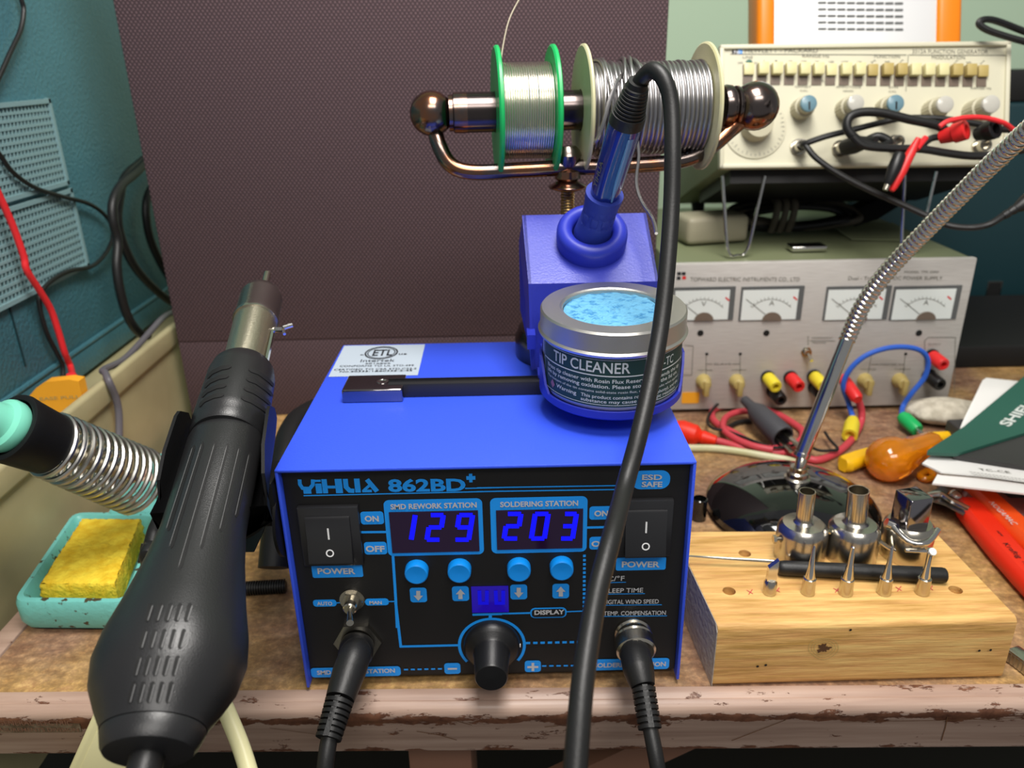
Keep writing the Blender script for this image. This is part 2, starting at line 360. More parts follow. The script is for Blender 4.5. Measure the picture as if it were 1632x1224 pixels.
# ================================================================== WORKBENCH
ba = -.0186
BU = V((cos(ba), sin(ba), 0)); BW = V((-sin(ba), cos(ba), 0))
bench = thing('workbench', (0, .2, -.75), 'old workbench with a worn tan top and a chipped pink painted front edge', 'workbench')
def bl(x, y, z): return BU*x + BW*y + Z*z
MB().box(bl(.34, .42, -.012), (.61, .4215, .012), BU, BW, Z).build('bench_top', 'bench', bench)
prof = [(.0006, .0006), (-.0045, .0008), (-.0058, -.0006), (-.0066, -.0006), (-.0078, .0006), (-.0100, 0), (-.0116, -.0016), (-.0124, -.004), (-.0124, -.0075), (-.0112, -.009), (-.0112, -.0285), (-.0102, -.030), (.0006, -.030)]
e = MB()
for x0, x1 in ((-.284, .95),):
    e.loft([[bl(x, y-.001, z) for y, z in prof] for x in [x0+(x1-x0)*i/60 for i in range(61)]])
e.build('front_edge_trim', 'trim', bench, ang=50)
e = MB().box(bl(-.2772, .42, -.0147), (.0062, .4205, .0153), BU, BW, Z, bev=.001)
e.build('side_edge_trim', 'trim', bench)
MB().box((-.031, .03, -.39), (.0175, .0175, .36), BU, BW, Z, bev=.001).build('leg', 'legwood', bench)
MB().box((.62, .06, -.39), (.0175, .0175, .36), BU, BW, Z, bev=.001).build('leg', 'legwood', bench)
a, c = py(900, 1250, .035), py(1050, 1180, .035); dd = (c-a).normalized()
MB().box((a+c)/2, ((c-a).length/2+.08, .006, .011), dd, Y, dd.cross(Y)).build('brace', 'legwood', bench)
# corroded embossed strip on the front edge
P = Pl(bl(-.25, -.0123, -.016), BU, Z)
t = MB(); t.text(P, 'GENERAL ELECTRIC', 0, 118, 1153, 8, .012, .0012); t.text(P, 'MEASUREMENTS DIVISION', -14, 128, 1163, 6, .01, .0012)
q = MB().rr(P, -10, 1143, 128, 1166, 2, 0, d=.0006)
nm = q.build('embossed_strip', 'chipplate', bench)
s2 = MB(); s2.text(P, 'GENERAL ELECTRIC', 0, 118, 1153.5, 8, .012, .0008)
s2.build('lettering', 'offwhite', nm, flat=True) if False else None
t.build('lettering', 'legwood', nm, flat=True)
PB = Pl(bl(0, -.01245, -.018), BU, Z); s2 = MB()
for pts, w_ in (([(1252, 1147), (1205, 1165), (1166, 1180)], 1.3), ([(1510, 1142), (1506, 1160), (1500, 1180)], 1.6), ([(1340, 1150), (1480, 1148), (1632, 1144)], .8), ([(1500, 1140), (1560, 1146), (1600, 1149)], .9), ([(664, 1165), (700, 1171), (728, 1179)], 1.2), ([(708, 1143), (740, 1152), (752, 1155)], 1.2), ([(868, 1158), (890, 1156)], 1.3), ([(580, 1150), (620, 1152)], .8), ([(430, 1160), (520, 1172)], .7)):
    s2.line(PB, pts, w_, .0002)
s2.build('scratches', 'knot', bench, flat=True)
# ================================================================== STATION
SX, SD, SZ0, SZ1, TH = .095, .1668, .003, .1287, .0016
st = thing('rework_station', (0, .083, 0), 'blue and black rework station with two lit digital displays', 'soldering station')
sh = MB()
sh.box((0, SD/2, SZ1-TH/2), (SX, SD/2, TH/2), bev=.0006)
for s_ in (-1, 1): sh.box((s_*(SX-TH/2), SD/2, (SZ0+SZ1)/2-.0005), (TH/2, SD/2, (SZ1-SZ0)/2-.0005), bev=.0006)
sh.box((0, SD-TH/2, (SZ0+SZ1)/2), (SX-TH, TH/2, (SZ1-SZ0)/2-TH))
sh.build('shell', 'blue', st)
PY_ = .0045
fp = MB().box((0, PY_+.0015, (.0062+SZ1-TH)/2), (SX-TH-.0003, .0015, (SZ1-TH-.0062)/2-.0002)).build('front_panel', 'panelblack', st)
MB().box((0, SD/2, .0052), (SX-.003, SD/2-.006, .001)).build('base_plate', 'panelblack', st)
for sx in (-1, 1):
    for yy in (.022, .15): MB().lathe([(0, .008), (.0045, .0085)], (sx*.075, yy, 0), Z, 20).build('foot', 'rubber', st)
P = Pl((0, PY_, 0), X, Z)
c1, c2, c3, c4 = crop(420, 720, 4.295), crop(760, 720, 4.295), crop(420, 960, 4.295), crop(760, 960, 4.295)
b = MB(); g = MB()                            # blue printing, grey lettering
def L1(c, pts, wc, off=.0002): b.line(P, [c(*p) for p in pts], wc/4.295, off)
def R1(c, x0, y0, x1, y1, r=12, off=.0002): (u0, v0), (u1, v1) = c(x0, y0), c(x1, y1); b.rr(P, u0, v0, u1, v1, r/4.295, off)
def T1(c, s, x0, x1, yb, cap, bold=.02, yb1=None, off=.0008): (u0, v0), (u1, v1) = c(x0, yb), c(x1, yb1 if yb1 else yb); g.text(P, s, u0, u1, v0, cap/4.295, bold, off, v1)
# maker's lettering
L1(c1, [(247, 188), (250, 222), (268, 248), (318, 250), (338, 225), (338, 188)], 26)
R1(c1, 274, 256, 328, 286, 0); R1(c1, 346, 190, 392, 205, 0); R1(c1, 358, 216, 400, 284, 0)
R1(c1, 402, 186, 438, 283, 0); L1(c1, [(436, 240), (492, 240)], 22); R1(c1, 492, 184, 540, 282, 0)
L1(c1, [(560, 184), (566, 240), (590, 264), (622, 266)], 34); R1(c1, 624, 182, 662, 278, 0)
L1(c1, [(708, 188), (778, 270)], 34); L1(c1, [(745, 212), (688, 262)], 20); R1(c1, 676, 258, 742, 276, 0)
vs = MB(); 
u0, v0 = c1(856, 270); u1, v1 = c1(1385, 264); b.text(P, '862BD', u0, u1, v0, 84/4.295, .035, .0002, v1)
R1(c1, 1388, 165, 1450, 190, 0); R1(c1, 1407, 148, 1430, 208, 0)
L1(c1, [(275, 299), (1632, 268)], 9); L1(c2, [(0, 271), (995, 256)], 9)
L1(c1, [(1380, 249), (1632, 243)], 9); L1(c2, [(0, 245), (1003, 229)], 9)
R1(c2, 1060, 126, 1322, 254, 64); 
T1(c2, 'ESD', 1128, 1265, 186, 36, .03); T1(c2, 'SAFE', 1126, 1266, 234, 36, .03)
for c, on, off, ln, pw, ot, ft, pt in (
    (c1, (665, 407, 823, 495), (690, 615, 845, 701), [(655, 549), (850, 547)], (332, 770, 680, 858), (696, 792, 470, 38), (703, 832, 677, 40), (374, 632, 829, 40)),
    (c2, (770, 371, 926, 462), (770, 579, 922, 666), [(750, 517), (932, 513)], (952, 720, 1293, 808), (802, 897, 434, 38), (782, 915, 642, 38), (990, 1248, 783, 40))):
    R1(c, *on, 22); R1(c, *off, 22); L1(c, ln, 18); R1(c, *pw, 14)
    T1(c, 'ON', *ot, .035); T1(c, 'OFF', *ft, .035); T1(c, 'POWER', *pt, .03)
R1(c1, 836, 322, 1503, 706, 40); R1(c2, 95, 308, 754, 688, 40)
T1(c1, 'SMD REWORK STATION', 872, 1460, 388, 36, .03, 374); T1(c2, 'SOLDERING STATION', 160, 692, 372, 36, .03, 362)
for c, x0, y0, x1, y1, up in ((c1, 1003, 928, 1118, 1028, 0), (c1, 1291, 918, 1406, 1019, 1), (c2, 229, 906, 344, 1008, 0), (c2, 517, 901, 631, 1001, 1)):
    R1(c, x0, y0, x1, y1, 22); cx, cy = (x0+x1)/2, (y0+y1)/2; d = -1 if up else 1
    pts = [(-14, -33), (14, -33), (14, 0), (32, 0), (0, 35), (-32, 0), (-14, 0)]
    g.add([P.pt(*P.ab(*c(cx+x, cy+d*y)), .0008) for x, y in pts], [tuple(range(7))])
L1(c1, [(885, 690), (905, 1000), (915, 1203)], 19); L1(c3, [(905, 0), (940, 300), (1340, 291)], 19)
R1(c1, 340, 1010, 500, 1057, 22); R1(c1, 697, 1002, 857, 1049, 22); L1(c1, [(500, 1032), (540, 1030)], 9); L1(c1, [(680, 1026), (905, 1022)], 9)
T1(c1, 'AUTO', 370, 474, 1043, 24, .03); T1(c1, 'MAN', 728, 812, 1036, 22, .03)
L1(c1, [(1430, 1113), (1632, 1108)], 18); L1(c2, [(0, 1110), (216, 1105), (365, 1101)], 14); L1(c2, [(92, 1110), (92, 1140)], 22)
# ring round the knob, open at the bottom
kx, kv = 784, 1028
ka, kb = P.ab(kx, kv); kr = P.ab(kx+52, kv)[0]-ka
arc = [(ka+kr*cos(radians(t)), kb+kr*sin(radians(t))) for t in range(-38, 219, 4)]
for i in range(len(arc)-1):
    q = [V((x-ka, y-kb)) for x, y in arc[i:i+2]]
    b.add([P.pt(ka+v.x*f, kb+v.y*f, .00019) for v, f in ((q[0], 1.04), (q[1], 1.04), (q[1], .95), (q[0], .95))], [(0, 1, 2, 3)])
b.dash(P, c4(335, 276), c4(735, 268), 8, 4.4); b.dash(P, c4(732, 262), c2(736, 690), 21, 4.4)
# DISPLAY pill drawn as an outline
(u0, v0), (u1, v1) = c2(366, 1062), c2(613, 1132)
a0 = P.ab(u0, 976)[0]; a1 = P.ab(u1, 976)[0]; b0 = P.ab(890, v1)[1]; b1 = P.ab(890, v0)[1]
b.rrab(P, a0, b0, a1, b1, .0024, .0002); k = MB(); k.rrab(P, a0+.0007, b0+.0007, a1-.0007, b1-.0007, .0018, .0006); k.build('pill_field', 'panelblack', fp, flat=True)
T1(c2, 'DISPLAY', 394, 598, 1108, 30, .03, 1103)
L1(c2, [(613, 1092), (765, 1086), (770, 985), (830, 984)], 9)
for s_, x0, x1, yb, cap, yl, xl in (('°C/°F', 868, 1008, 880, 34, 892, 1020), ('SLEEP TIME', 872, 1135, 960, 32, 970, 1150), ('DIGITAL WIND SPEED', 858, 1242, 1036, 30, 1046, 1265), ('TEMP. COMPENSATION', 866, 1290, 1114, 30, 1122, 1300)):
    T1(c2, s_, x0, x1, yb, cap, .004, yb-5); L1(c2, [(x0-6, yl+2), (xl, yl-2)], 5)
R1(c3, 325, 440, 940, 505, 24); T1(c3, 'SMD REWORK STATION', 370, 902, 487, 28, .03, 472); b.dash(P, c3(962, 457), c3(1240, 451), 6, 3)
R1(c3, 1238, 412, 1348, 486, 22); g.rr(P, *c3(1262, 441), *c3(1325, 453), 0, .0008)
R1(c4, 328, 395, 438, 473, 22); g.rr(P, *c4(345, 428), *c4(420, 442), 0, .0008); g.rr(P, *c4(374, 406), *c4(392, 463), 0, .0008)
b.dash(P, c4(446, 432), c4(790, 428), 7, 3); R1(c4, 790, 382, 1315, 457, 24); T1(c4, 'SOLDERING STATION', 800, 1290, 438, 30, .03, 428)
b.build('printed_markings', 'print', fp, flat=True); g.build('lettering', 'grey', fp, flat=True)
# displays with seven segment digits
SEG = {'1': 'bc', '2': 'abged', '9': 'abcdfg', '0': 'abcdef', '3': 'abcdg'}
def digits(c, x0, y0, x1, y1, items, m='digit', name='display_window'):
    wn = MB(); (u0, v0), (u1, v1) = c(x0, y0), c(x1, y1); wn.rr(P, u0, v0, u1, v1, 0, .0003, d=.0006); o = wn.build(name, 'window', fp)
    for ch, (dx0, dx1, dt, db) in items:
        d = MB(); sl = .16*(db-dt); mt = (dt+db)/2
        def pt(fx, yy): return c(dx0 + (dx1-dx0-sl)*fx + sl*(db-yy)/(db-dt), yy)
        w_ = 34/4.295
        for s_ in SEG[ch]:
            e0, e1 = {'a': ((0, dt), (1, dt)), 'g': ((0, mt), (1, mt)), 'd': ((0, db), (1, db)), 'f': ((0, dt), (0, mt)), 'b': ((1, dt), (1, mt)), 'e': ((0, mt), (0, db)), 'c': ((1, mt), (1, db))}[s_]
            d.line(P, [pt(*e0), pt(*e1)], w_, .0012)
        d.build('digit', m, o, flat=True)
digits(c1, 871, 404, 1474, 680, [('1', (985, 1040, 424, 592)), ('2', (1120, 1232, 424, 592)), ('9', (1315, 1432, 424, 592))])
digits(c2, 135, 392, 724, 658, [('2', (186, 302, 416, 584)), ('0', (372, 488, 416, 584)), ('3', (576, 680, 416, 584))])
wn = MB(); u0, v0 = c1(1425, 917); u1, v1 = c2(217, 1092); wn.rr(P, u0, v0, u1, v1, 0, .0003, d=.0006); o = wn.build('display_window', 'windowlit', fp)
for cx in (770, 796):
    d = MB(); d.line(P, [(cx-6, 939), (cx-5, 959), (cx+6, 959), (cx+6, 939)], 6, .0012); d.build('digit', 'dim', o, flat=True)
# rocker switches
for c, bx, rk in ((c1, (258, 362, 672, 762), (312, 420, 612, 718)), (c2, (948, 316, 1332, 700), (1008, 376, 1285, 672))):
    q = MB(); (u0, v0), (u1, v1) = c(*bx[:2]), c(*bx[2:]); a0 = P.ab(u0, (v0+v1)/2)[0]; a1 = P.ab(u1, (v0+v1)/2)[0]; b0 = P.ab((u0+u1)/2, v1)[1]; b1 = P.ab((u0+u1)/2, v0)[1]; q.box(P.pt((a0+a1)/2, (b0+b1)/2, .0008), ((a1-a0)/2, (b1-b0)/2, .0018), X, Z, -Y, bev=.0007)
    bz = q.build('switch_bezel', 'switch', fp)
    (u0, v0), (u1, v1) = c(*rk[:2]), c(*rk[2:]); a0 = P.ab(u0, (v0+v1)/2)[0]; a1 = P.ab(u1, (v0+v1)/2)[0]; b0 = P.ab((u0+u1)/2, v1)[1]; b1 = P.ab((u0+u1)/2, v0)[1]
    q = MB(); q.loft([[P.pt(x, z, n) for z, n in ((b1, .0015), (b1, .0034), (b1-.001, .0040), ((b0+b1)/2, .0044), (b0+.001, .0066), (b0, .0064), (b0, .0015))] for x in (a0, a0+.0004, a1-.0004, a1)])
    rkr = q.build('rocker', 'switch', bz)
    PR = Pl(P.pt((a0+a1)/2, b1-.001, .0040), X, (P.pt(0, b1-.001, .0040)-P.pt(0, (b0+b1)/2, .0044))); PR2 = Pl(P.pt((a0+a1)/2, (b0+b1)/2, .0044), X, P.pt(0, (b0+b1)/2, .0044)-P.pt(0, b0+.001, .0066))
    q = MB(); um = (u0+u1)/2; q.rrab(PR, -.0004, -.0105, .0004, -.0045, 0, .0002)
    hh = (PR2.O-P.pt((a0+a1)/2, b0+.001, .0066)).length
    for j in range(28):
        t0, t1 = 2*pi*j/28, 2*pi*(j+1)/28
        q.add([PR2.pt(r*cos(t), -hh*.56+r*sin(t), .0002) for r, t in ((.0019, t0), (.0019, t1), (.0013, t1), (.0013, t0))], [(0, 1, 2, 3)])
    q.build('switch_mark', 'white', rkr, flat=True)
# push buttons
for c, x, y in ((c1, 1048, 822), (c1, 1341, 814), (c2, 288, 806), (c2, 580, 797)):
    u, v = c(x, y); o_ = P.hit(u, v, .002); k = (P.hit(u+1, v)-P.hit(u, v)).length; r = 81/4.295*k
    MB().lathe([(-.002, r), (.0012, r), (.0022, r*.96), (.0026, r*.86), (.0024, r*.5), (.0023, 0)], o_, -Y, 32, cap=False).build('push_button', 'button', fp)
# control knob
o_ = P.hit(784, 1024)
kn = MB().lathe([(0, .0142), (.002, .0142), (.0045, .0138), (.0062, .0122), (.0075, .0098), (.0088, .0088), (.024, .0080), (.0248, .0074), (.025, 0)], o_, -Y, 40, cap=False).build('control_knob', 'black', fp)
MB().box(o_+V((.0132, -.0026, 0)), (.0012, .0006, .0006)).build('pointer_mark', 'white', kn)
# toggle switch
o_ = P.hit(*c1(608, 1010)); tg = MB(); tg.lathe([(0, .0062), (.0008, .0062)], o_, -Y, 24); tg.lathe([(.0008, .0054), (.0028, .0054)], o_, -Y, 6); tg.lathe([(.0028, .0033), (.0075, .0033), (.008, .0027)], o_, -Y, 24)
tg = tg.build('toggle_switch', 'nickel', fp)
tip = py(*c1(592, 1172), -.0135)
MB().tube([o_+V((0, -.0075, 0)), (o_+V((0, -.0075, 0)))*.5+tip*.5, tip], [.0011, .0013, .0018], 12).build('lever', 'nickel', tg)
# sockets
JL = P.hit(571, 1020); JR = P.hit(1008, 1007)
MB().lathe([(0, .0120), (.0026, .0120)], JL, -Y, 6).build('socket_nut', 'nickel', fp)
MB().lathe([(0, .0092), (.002, .0092), (.003, .0084), (.004, .0084)], JR, -Y, 32).build('socket_collar', 'nickel', fp)
# certification sticker on the lid
PT = Pl((0, 0, SZ1), X, Y)
c6 = crop(520, 540, 9.067)
s_ = MB(); q = [PT.hit(*c6(*p), .0002) for p in ((262, 100), (1428, 80), (1322, 525), (30, 548))]
s_.add(q, [(0, 3, 2, 1)]); stk = s_.build('certification_sticker', 'sticker', st, flat=True)
k = MB()
def skew(t, x0, x1, yb, cap, bold=.01, yb1=None):
    (u0, v0), (u1, v1) = c6(x0, yb), c6(x1, yb1 or yb); k.text(PT, t, u0, u1, v0, cap/9.067, bold, .0004, v1)
skew('c', 488, 540, 246, 20); skew('us', 1045, 1160, 236, 26); skew('Intertek', 490, 985, 344, 40, .0, 336); skew('5016865', 560, 925, 374, 17, .01, 370)
skew('CONFORMS TO UL STD.499', 190, 1262, 415, 24, .0, 402); skew('CERTIFIED TO CSA STD.C22.2', 108, 1302, 466, 24, .0, 448); skew('No.60335-1&60335-2-45', 190, 1240, 494, 22, .01, 476)
skew('ETL', 660, 950, 252, 88, .02, 246)
(ea, eb), (er, _) = PT.ab(*c6(797, 208)), PT.ab(*c6(1035, 208)); er -= ea; eh = PT.ab(*c6(797, 118))[1]-eb
for f0, f1 in ((1., .9), (.84, .78)):
    n = 48; k.add([PT.pt(ea+er*f*cos(2*pi*j/n), eb+eh*f*sin(2*pi*j/n), .0004) for f in (f0, f1) for j in range(n)], [(j, (j+1) % n, n+(j+1) % n, n+j) for j in range(n)])
k.build('lettering', 'black_ink', stk, flat=True)
# slide rail with its metal end block on the lid
zr = SZ1+.0001
ya, yb_ = pz(640, 634, SZ1).y, pz(860, 598, SZ1+.008).y
rail = MB(); rail.box((.012, (ya+yb_)/2, zr+.004), (.066, (yb_-ya)/2, .004), bev=.0006)
for i in range(4): rail.box((.012, ya+.004+(yb_-ya-.008)*i/3, zr+.0082), (.066, .0005, .0007))
rail = rail.build('slide_rail', 'railblack', st)
a = pz(546, 643, SZ1); c = pz(641, 645, SZ1)
x0, x1 = a.x, c.x; y0 = a.y; zt = py(546, 622, y0).z; y1 = pz(653, 596, zt).y
eb = MB().box(((x0+x1)/2, (y0+y1)/2, (zr+zt)/2), ((x1-x0)/2, (y1-y0)/2, (zt-zr)/2), bev=.0009, seg=3).build('end_block', 'polished', st)
o_ = pz(610, 608, zt)
MB().lathe([(-.001, .0034), (.0003, .0032), (.0004, .0022), (.0001, .0018), (-.0003, 0)], o_, Z, 24, cap=False).build('screw', 'chrome', eb)
# ================================================================== PLUGS in the front sockets
def plug(name, pts, rings, cablepts, collar, lab):
    root = thing(name, pts[0], lab, 'plug', 'plugs in the front sockets of the station')
    d0 = V((0, -1, -.16)).normalized()
    MB().lathe(collar[0], pts[0], d0, 28).build('collar', collar[1], root)
    # boot along pts with radii
    P_, R_ = [], []
    n = len(pts)
    bt = MB(); bt.tube(pts, rings, 20, 10); bt.build('boot', 'rubber', root)
    e0, e1 = V(pts[-1]), V(pts[-1])+(V(cablepts[0])-V(pts[-1]))
    d = e1-e0; L = d.length; A = d.normalized()
    rf = MB(); r0, r1 = rings[-1], cablepts[1]; N_ = 7
    pr = []
    for i in range(N_):
        h0 = L*i/N_; rr_ = r0+(r1-r0)*i/N_
        pr += [(h0, rr_*.72), (h0+L/N_*.3, rr_*.72), (h0+L/N_*.32, rr_), (h0+L/N_*.96, rr_*.98), (h0+L/N_*.98, rr_*.72)]
    rf.lathe(pr, e0, A, 20); 
    for s_ in (-1, 1): rf.box(e0+A*L/2 + A.cross(X).normalized()*s_*-r0*.78, (L/2, .0012, .0009), A, X, A.cross(X))
    rf.build('strain_relief', 'rubber', root)
    cb = MB().tube([e1-A*.004]+list(cablepts[2]), cablepts[3], 14, 8); cb.build('cable', 'rubber', root)
    return root
L0 = JL+V((0, -.0022, 0))
plug('round_plug', [L0+V((0, -.006, -.001)), py(566, 1044, -.014), py(556, 1072, -.023), py(542, 1114, -.035)], [.0070, .0076, .0078, .0066],
     (py(523, 1178, -.050), .0058, [py(519, 1215, -.056), py(517, 1270, -.062)]+drop(py(520, 1340, -.064), -.11, .04), .0038),
     ([(-.006, .0080), (-.0045, .0085), (.0015, .0085), (.0025, .0078)], 'black'), 'black plug hanging from the left socket with the hexagonal nut')
R0 = JR+V((0, -.004, 0))
plug('round_plug', [R0+V((0, -.006, -.001)), py(1013, 1046, -.014), py(1018, 1068, -.022), py(1025, 1094, -.029)], [.0068, .0074, .0074, .0056],
     (py(1036, 1162, -.044), .0054, [py(1044, 1200, -.052), py(1052, 1250, -.058)]+drop(py(1060, 1330, -.06), .11, .04), .0036),
     ([(-.006, .0092), (-.005, .0097), (-.004, .0092), (-.0035, .0099), (.0025, .0097), (.0035, .0086)], 'nickel'), 'black plug hanging from the right socket with a knurled silver collar')
# ================================================================== SOLDER REEL ARM behind the station
rl, rr_ = pd(688, 181, .437), pd(1203, 169, .452)
RA = (rr_-rl).normalized(); RLn = (rr_-rl).length
hub = pd(905, 262, .444)
arm = thing('reel_arm', (hub.x, hub.y, SZ1), 'dark bronze double ball rod on a post holding both solder reels', 'spool holder')
MB().lathe([(.012, .0108), (RLn-.022, .0108)], rl, RA, 36).build('rod', 'bronzedark', arm)
for s_, o_, A, r in ((0, rl, RA, .0122), (1, rr_, -RA, .0136)):
    q = MB(); q.lathe([(-r*cos(pi*i/14), r*sin(pi*i/14)) for i in range(12)]+[(r*.97, r*.5)], o_, A, 32, cap=False)
    q.lathe([(.0095, .0098), (.0115, .0098), (.0125, .0108), (.0175, .0110), (.0195, .0109)] if s_ == 0 else [(.0095, .0105), (.0105, .0112), (.012, .0112), (.0128, .0098), (.0135, .0098), (.0145, .0116), (.0175, .012), (.0195, .0112)], o_, A, 36); q.build('ball_finial', 'bronze', arm)
D0 = .444
br = MB().tube([rl+V((.0006, .001, -.006)), pd(700, 232, .438), pd(718, 262, .439), pd(752, 274, .44), pd(830, 271, .442), pd(905, 267, .444), pd(1000, 264, .447), pd(1085, 256, .449), pd(1130, 236, .45), pd(1165, 207, .451), rr_+V((-.004, .0005, -.006))], .0044, 16, 8)
br.build('curved_bar', 'bronze', arm)
q = MB(); q.lathe([(0, .0045), (.002, .0066), (.005, .0078), (.009, .0064), (.012, .005), (.0135, .0072), (.0175, .0074), (.019, .0056), (.0215, .0105), (.0222, .0112), (.023, .0106), (.025, .0046)], hub+V((0, 0, .010)), -Z, 32); q.build('finial_cup', 'bronze', arm)
zt = hub.z-.010; pr = []
n = 60
for i in range(n): h = (zt-SZ1-.006)*i/n; pr += [(h, .0042), (h+(zt-SZ1-.006)/n*.5, .0036)]
MB().lathe(pr, (hub.x, hub.y, SZ1+.004), Z, 24).build('threaded_post', 'brass', arm)
MB().lathe([(.0002, .028), (.012, .0285), (.018, .026), (.022, .017), (.024, .008)], (hub.x-.003, hub.y-.002, SZ1), Z, 40).build('base_flange', 'bronzedark', arm)
# ---- reels
def reel(name, u0, v0, u1, v1, rf, rw, wires, fm, wm, lab, thick, irregular=False):
    def onrod(u, v):
        d = ray(u, v); # closest point on the rod axis
        n = d.cross(RA); n2 = d.cross(n); t = (CAM-rl).dot(n2)/RA.dot(n2); return t
    t0, t1 = onrod(u0, v0), onrod(u1, v1)
    root = thing(name, rl+RA*(t0+t1)/2, lab, 'solder reel')
    for t, s_ in ((t0, 1), (t1, -1)):
        q = MB(); q.lathe([(-thick*.5, .0112), (-thick*.5, rf-.001), (-thick*.2, rf), (thick*.3, rf), (thick*.5, rf-.001), (thick*.5, .0112)], rl+RA*t, RA, 56, cap=False)
        q.loft([[rl+RA*(t+s2*thick*.5)+(V((0, 0, 1))*cos(2*pi*j/40)+RA.cross(Z)*sin(2*pi*j/40))*.0112 for j in range(40)] for s2 in (-1, 1)], cap=False)
        q.build('flange', fm, root)
    L = t1-t0-thick; p = L/wires; pr = [(t0+thick*.5, rw*.5)]
    for i in range(wires):
        rj = rw + (random.uniform(-.0006, .0006) if irregular else random.uniform(-.0001, .0001))
        for a in (20, 55, 90, 125, 160): pr.append((t0+thick*.5+p*(i+.5-.5*cos(radians(a))), rj-p*.5+p*.5*sin(radians(a))))
    pr.append((t1-thick*.5, rw*.5))
    wd = MB(); wd.lathe(pr, rl, RA, 64)
    U, W, A = frame(RA)
    if irregular:
        for k in range(5):
            ph = random.uniform(0, 6); base = t0+L*(.1+.09*k); pts = [rl+RA*(base+L*.045*sin(a*1.0+ph)+L*.03*sin(2*a+ph))+(U*cos(a)+W*sin(a))*(rw+p*(.25+.15*k % .5)) for a in [2*pi*i/60 for i in range(60)]]
            wd.sweep(pts, [p*.45]*60, 8, closed=True)
    wd.build('solder_winding', wm, root, ang=70)
    return root, t0, t1
gr, t0, t1 = reel('solder_reel', 793, 182, 880, 180, .0345, .0258, 22, 'greenplastic', 'solder', 'green reel of fine bright solder wire on the rod', .0030)
a = pd(797, 105, .432)
MB().tube([a, pd(803, 66, .433), pd(812, 30, .434), pd(829, -4, .436), pd(850, -40, .44)], .00042, 8).build('loose_wire_end', 'dullwire', gr)
cr_, t0, t1 = reel('solder_reel', 928, 183, 1118, 177, .0345, .0252, 26, 'ivory', 'lead', 'ivory reel of thick grey solder wire on the rod', .0024, True)
U, W, A = frame(RA)
MB().tube([pd(942, 228, .425), pd(952, 222, .42), pd(962, 195, .415), pd(972, 160, .415), pd(985, 128, .42), pd(1000, 112, .43)], .0012, 8).build('loose_wire_end', 'lead', cr_)
MB().tube([pd(1016, 225, .424), pd(1018, 250, .424), pd(1014, 290, .424), pd(1022, 320, .42), pd(1040, 348, .41), pd(1046, 372, .4)], .0009, 8).build('loose_wire_end', 'lead', cr_)
# ================================================================== IRON STAND (blue) on the slide rail
el = radians(56)
PN = V((0, -cos(el), sin(el))); PV = V((0, sin(el), cos(el)))
yf, zf = .092, .1872
PS = Pl((.057, yf, zf), X, PV)
xl, xr = .0226, .0915
sst = thing('iron_stand', (.057, .10, SZ1), 'blue soldering iron stand with a ring socket at the back of the station', 'iron stand')
top = PS.ab(940, 341)[1]
A3 = lambda x, s_: PS.pt(x-.057, s_)
tk = .0016
q = MB(); inset = .0015
q.solid([A3(xl, 0), A3(xr, 0), A3(xr-.001, top), A3(xl-.002, top)], -PN*tk)
q.solid([V((xl, yf, zf)), V((xr, yf, zf)), V((xr, yf+.001, SZ1+.0095)), V((xl+.002, yf+.001, SZ1+.0095))], (0, tk, 0))
for x, s_ in ((xl, -1), (xr, 1)):
    tp = A3(x-.0015 if s_ < 0 else x-.001, top)
    q.solid([V((x, yf, zf)), tp, V((x-.004*(s_ < 0)+.001*(s_ > 0), tp.y-.001, tp.z-.014)), V((x-.004*(s_ < 0)+.001*(s_ > 0), yf+.034, SZ1+.034)), V((x+.001*(s_ < 0), yf+.022, SZ1+.012)), V((x+.001*(s_ < 0), yf, SZ1+.0095))], (-s_*tk, 0, 0))
q.box((.057, yf+.004, SZ1+.0095), (.03, .014, .0012), bev=.0004)
q.build('body', 'standblue', sst)
rc = PS.hit(942, 386); 
rg = MB(); R0_, r0_ = .0150, .0038
rg.lathe([(-.001, .0112), (-.001, .0190), (.004, .0192)]+[(.0078+.0042*sin(radians(a)), .0150+.0042*cos(radians(a))) for a in range(0, 181, 20)]+[(.002, .0110)], rc, PN, 48, cap=False)
rg.build('socket_ring', 'blueplastic', sst)
MB().lathe([(.0015, 0), (.0016, .0112)], rc, PN, 40, cap=False).build('socket_floor', 'blackmatte', sst)
# tin tray: a cup with high sides
TC = V((.063, .057, .185)); tt = radians(4); TA = V((0, -sin(tt), cos(tt))); TF = V((0, -cos(tt), -sin(tt))); TX = X
TH_ = .0405
TB = TC - TA*TH_                                     # bottom centre of the tin
tr = MB(); n = 56; Ro, Ri = .0362, .0350
def hh(a): 
    s_ = abs(sin(a)); fr = cos(a)                    # a = 0 at the front
    return .0006 + (.016*max(0, min(1, (s_-.93)/.06)) if fr > -.3 else .016)
out = [TB - TA*.003 + (TF*cos(a)+TX*sin(a))*Ro for a in [2*pi*j/n for j in range(n)]]
ringA = [TB - TA*.004 + (TF*cos(2*pi*j/n)+TX*sin(2*pi*j/n))*(Ro-.001) for j in range(n)]
ringB = [TB - TA*.003 + (TF*cos(2*pi*j/n)+TX*sin(2*pi*j/n))*Ro for j in range(n)]
ringC = [TB + TA*hh(2*pi*j/n) + (TF*cos(2*pi*j/n)+TX*sin(2*pi*j/n))*Ro for j in range(n)]
ringD = [TB + TA*hh(2*pi*j/n) + (TF*cos(2*pi*j/n)+TX*sin(2*pi*j/n))*Ri for j in range(n)]
ringE = [TB - TA*.0004 + (TF*cos(2*pi*j/n)+TX*sin(2*pi*j/n))*Ri for j in range(n)]
tr.loft([ringA, ringB, ringC, ringD, ringE])
tr.box((.057, .0915, .1475), (.028, .004, .006))
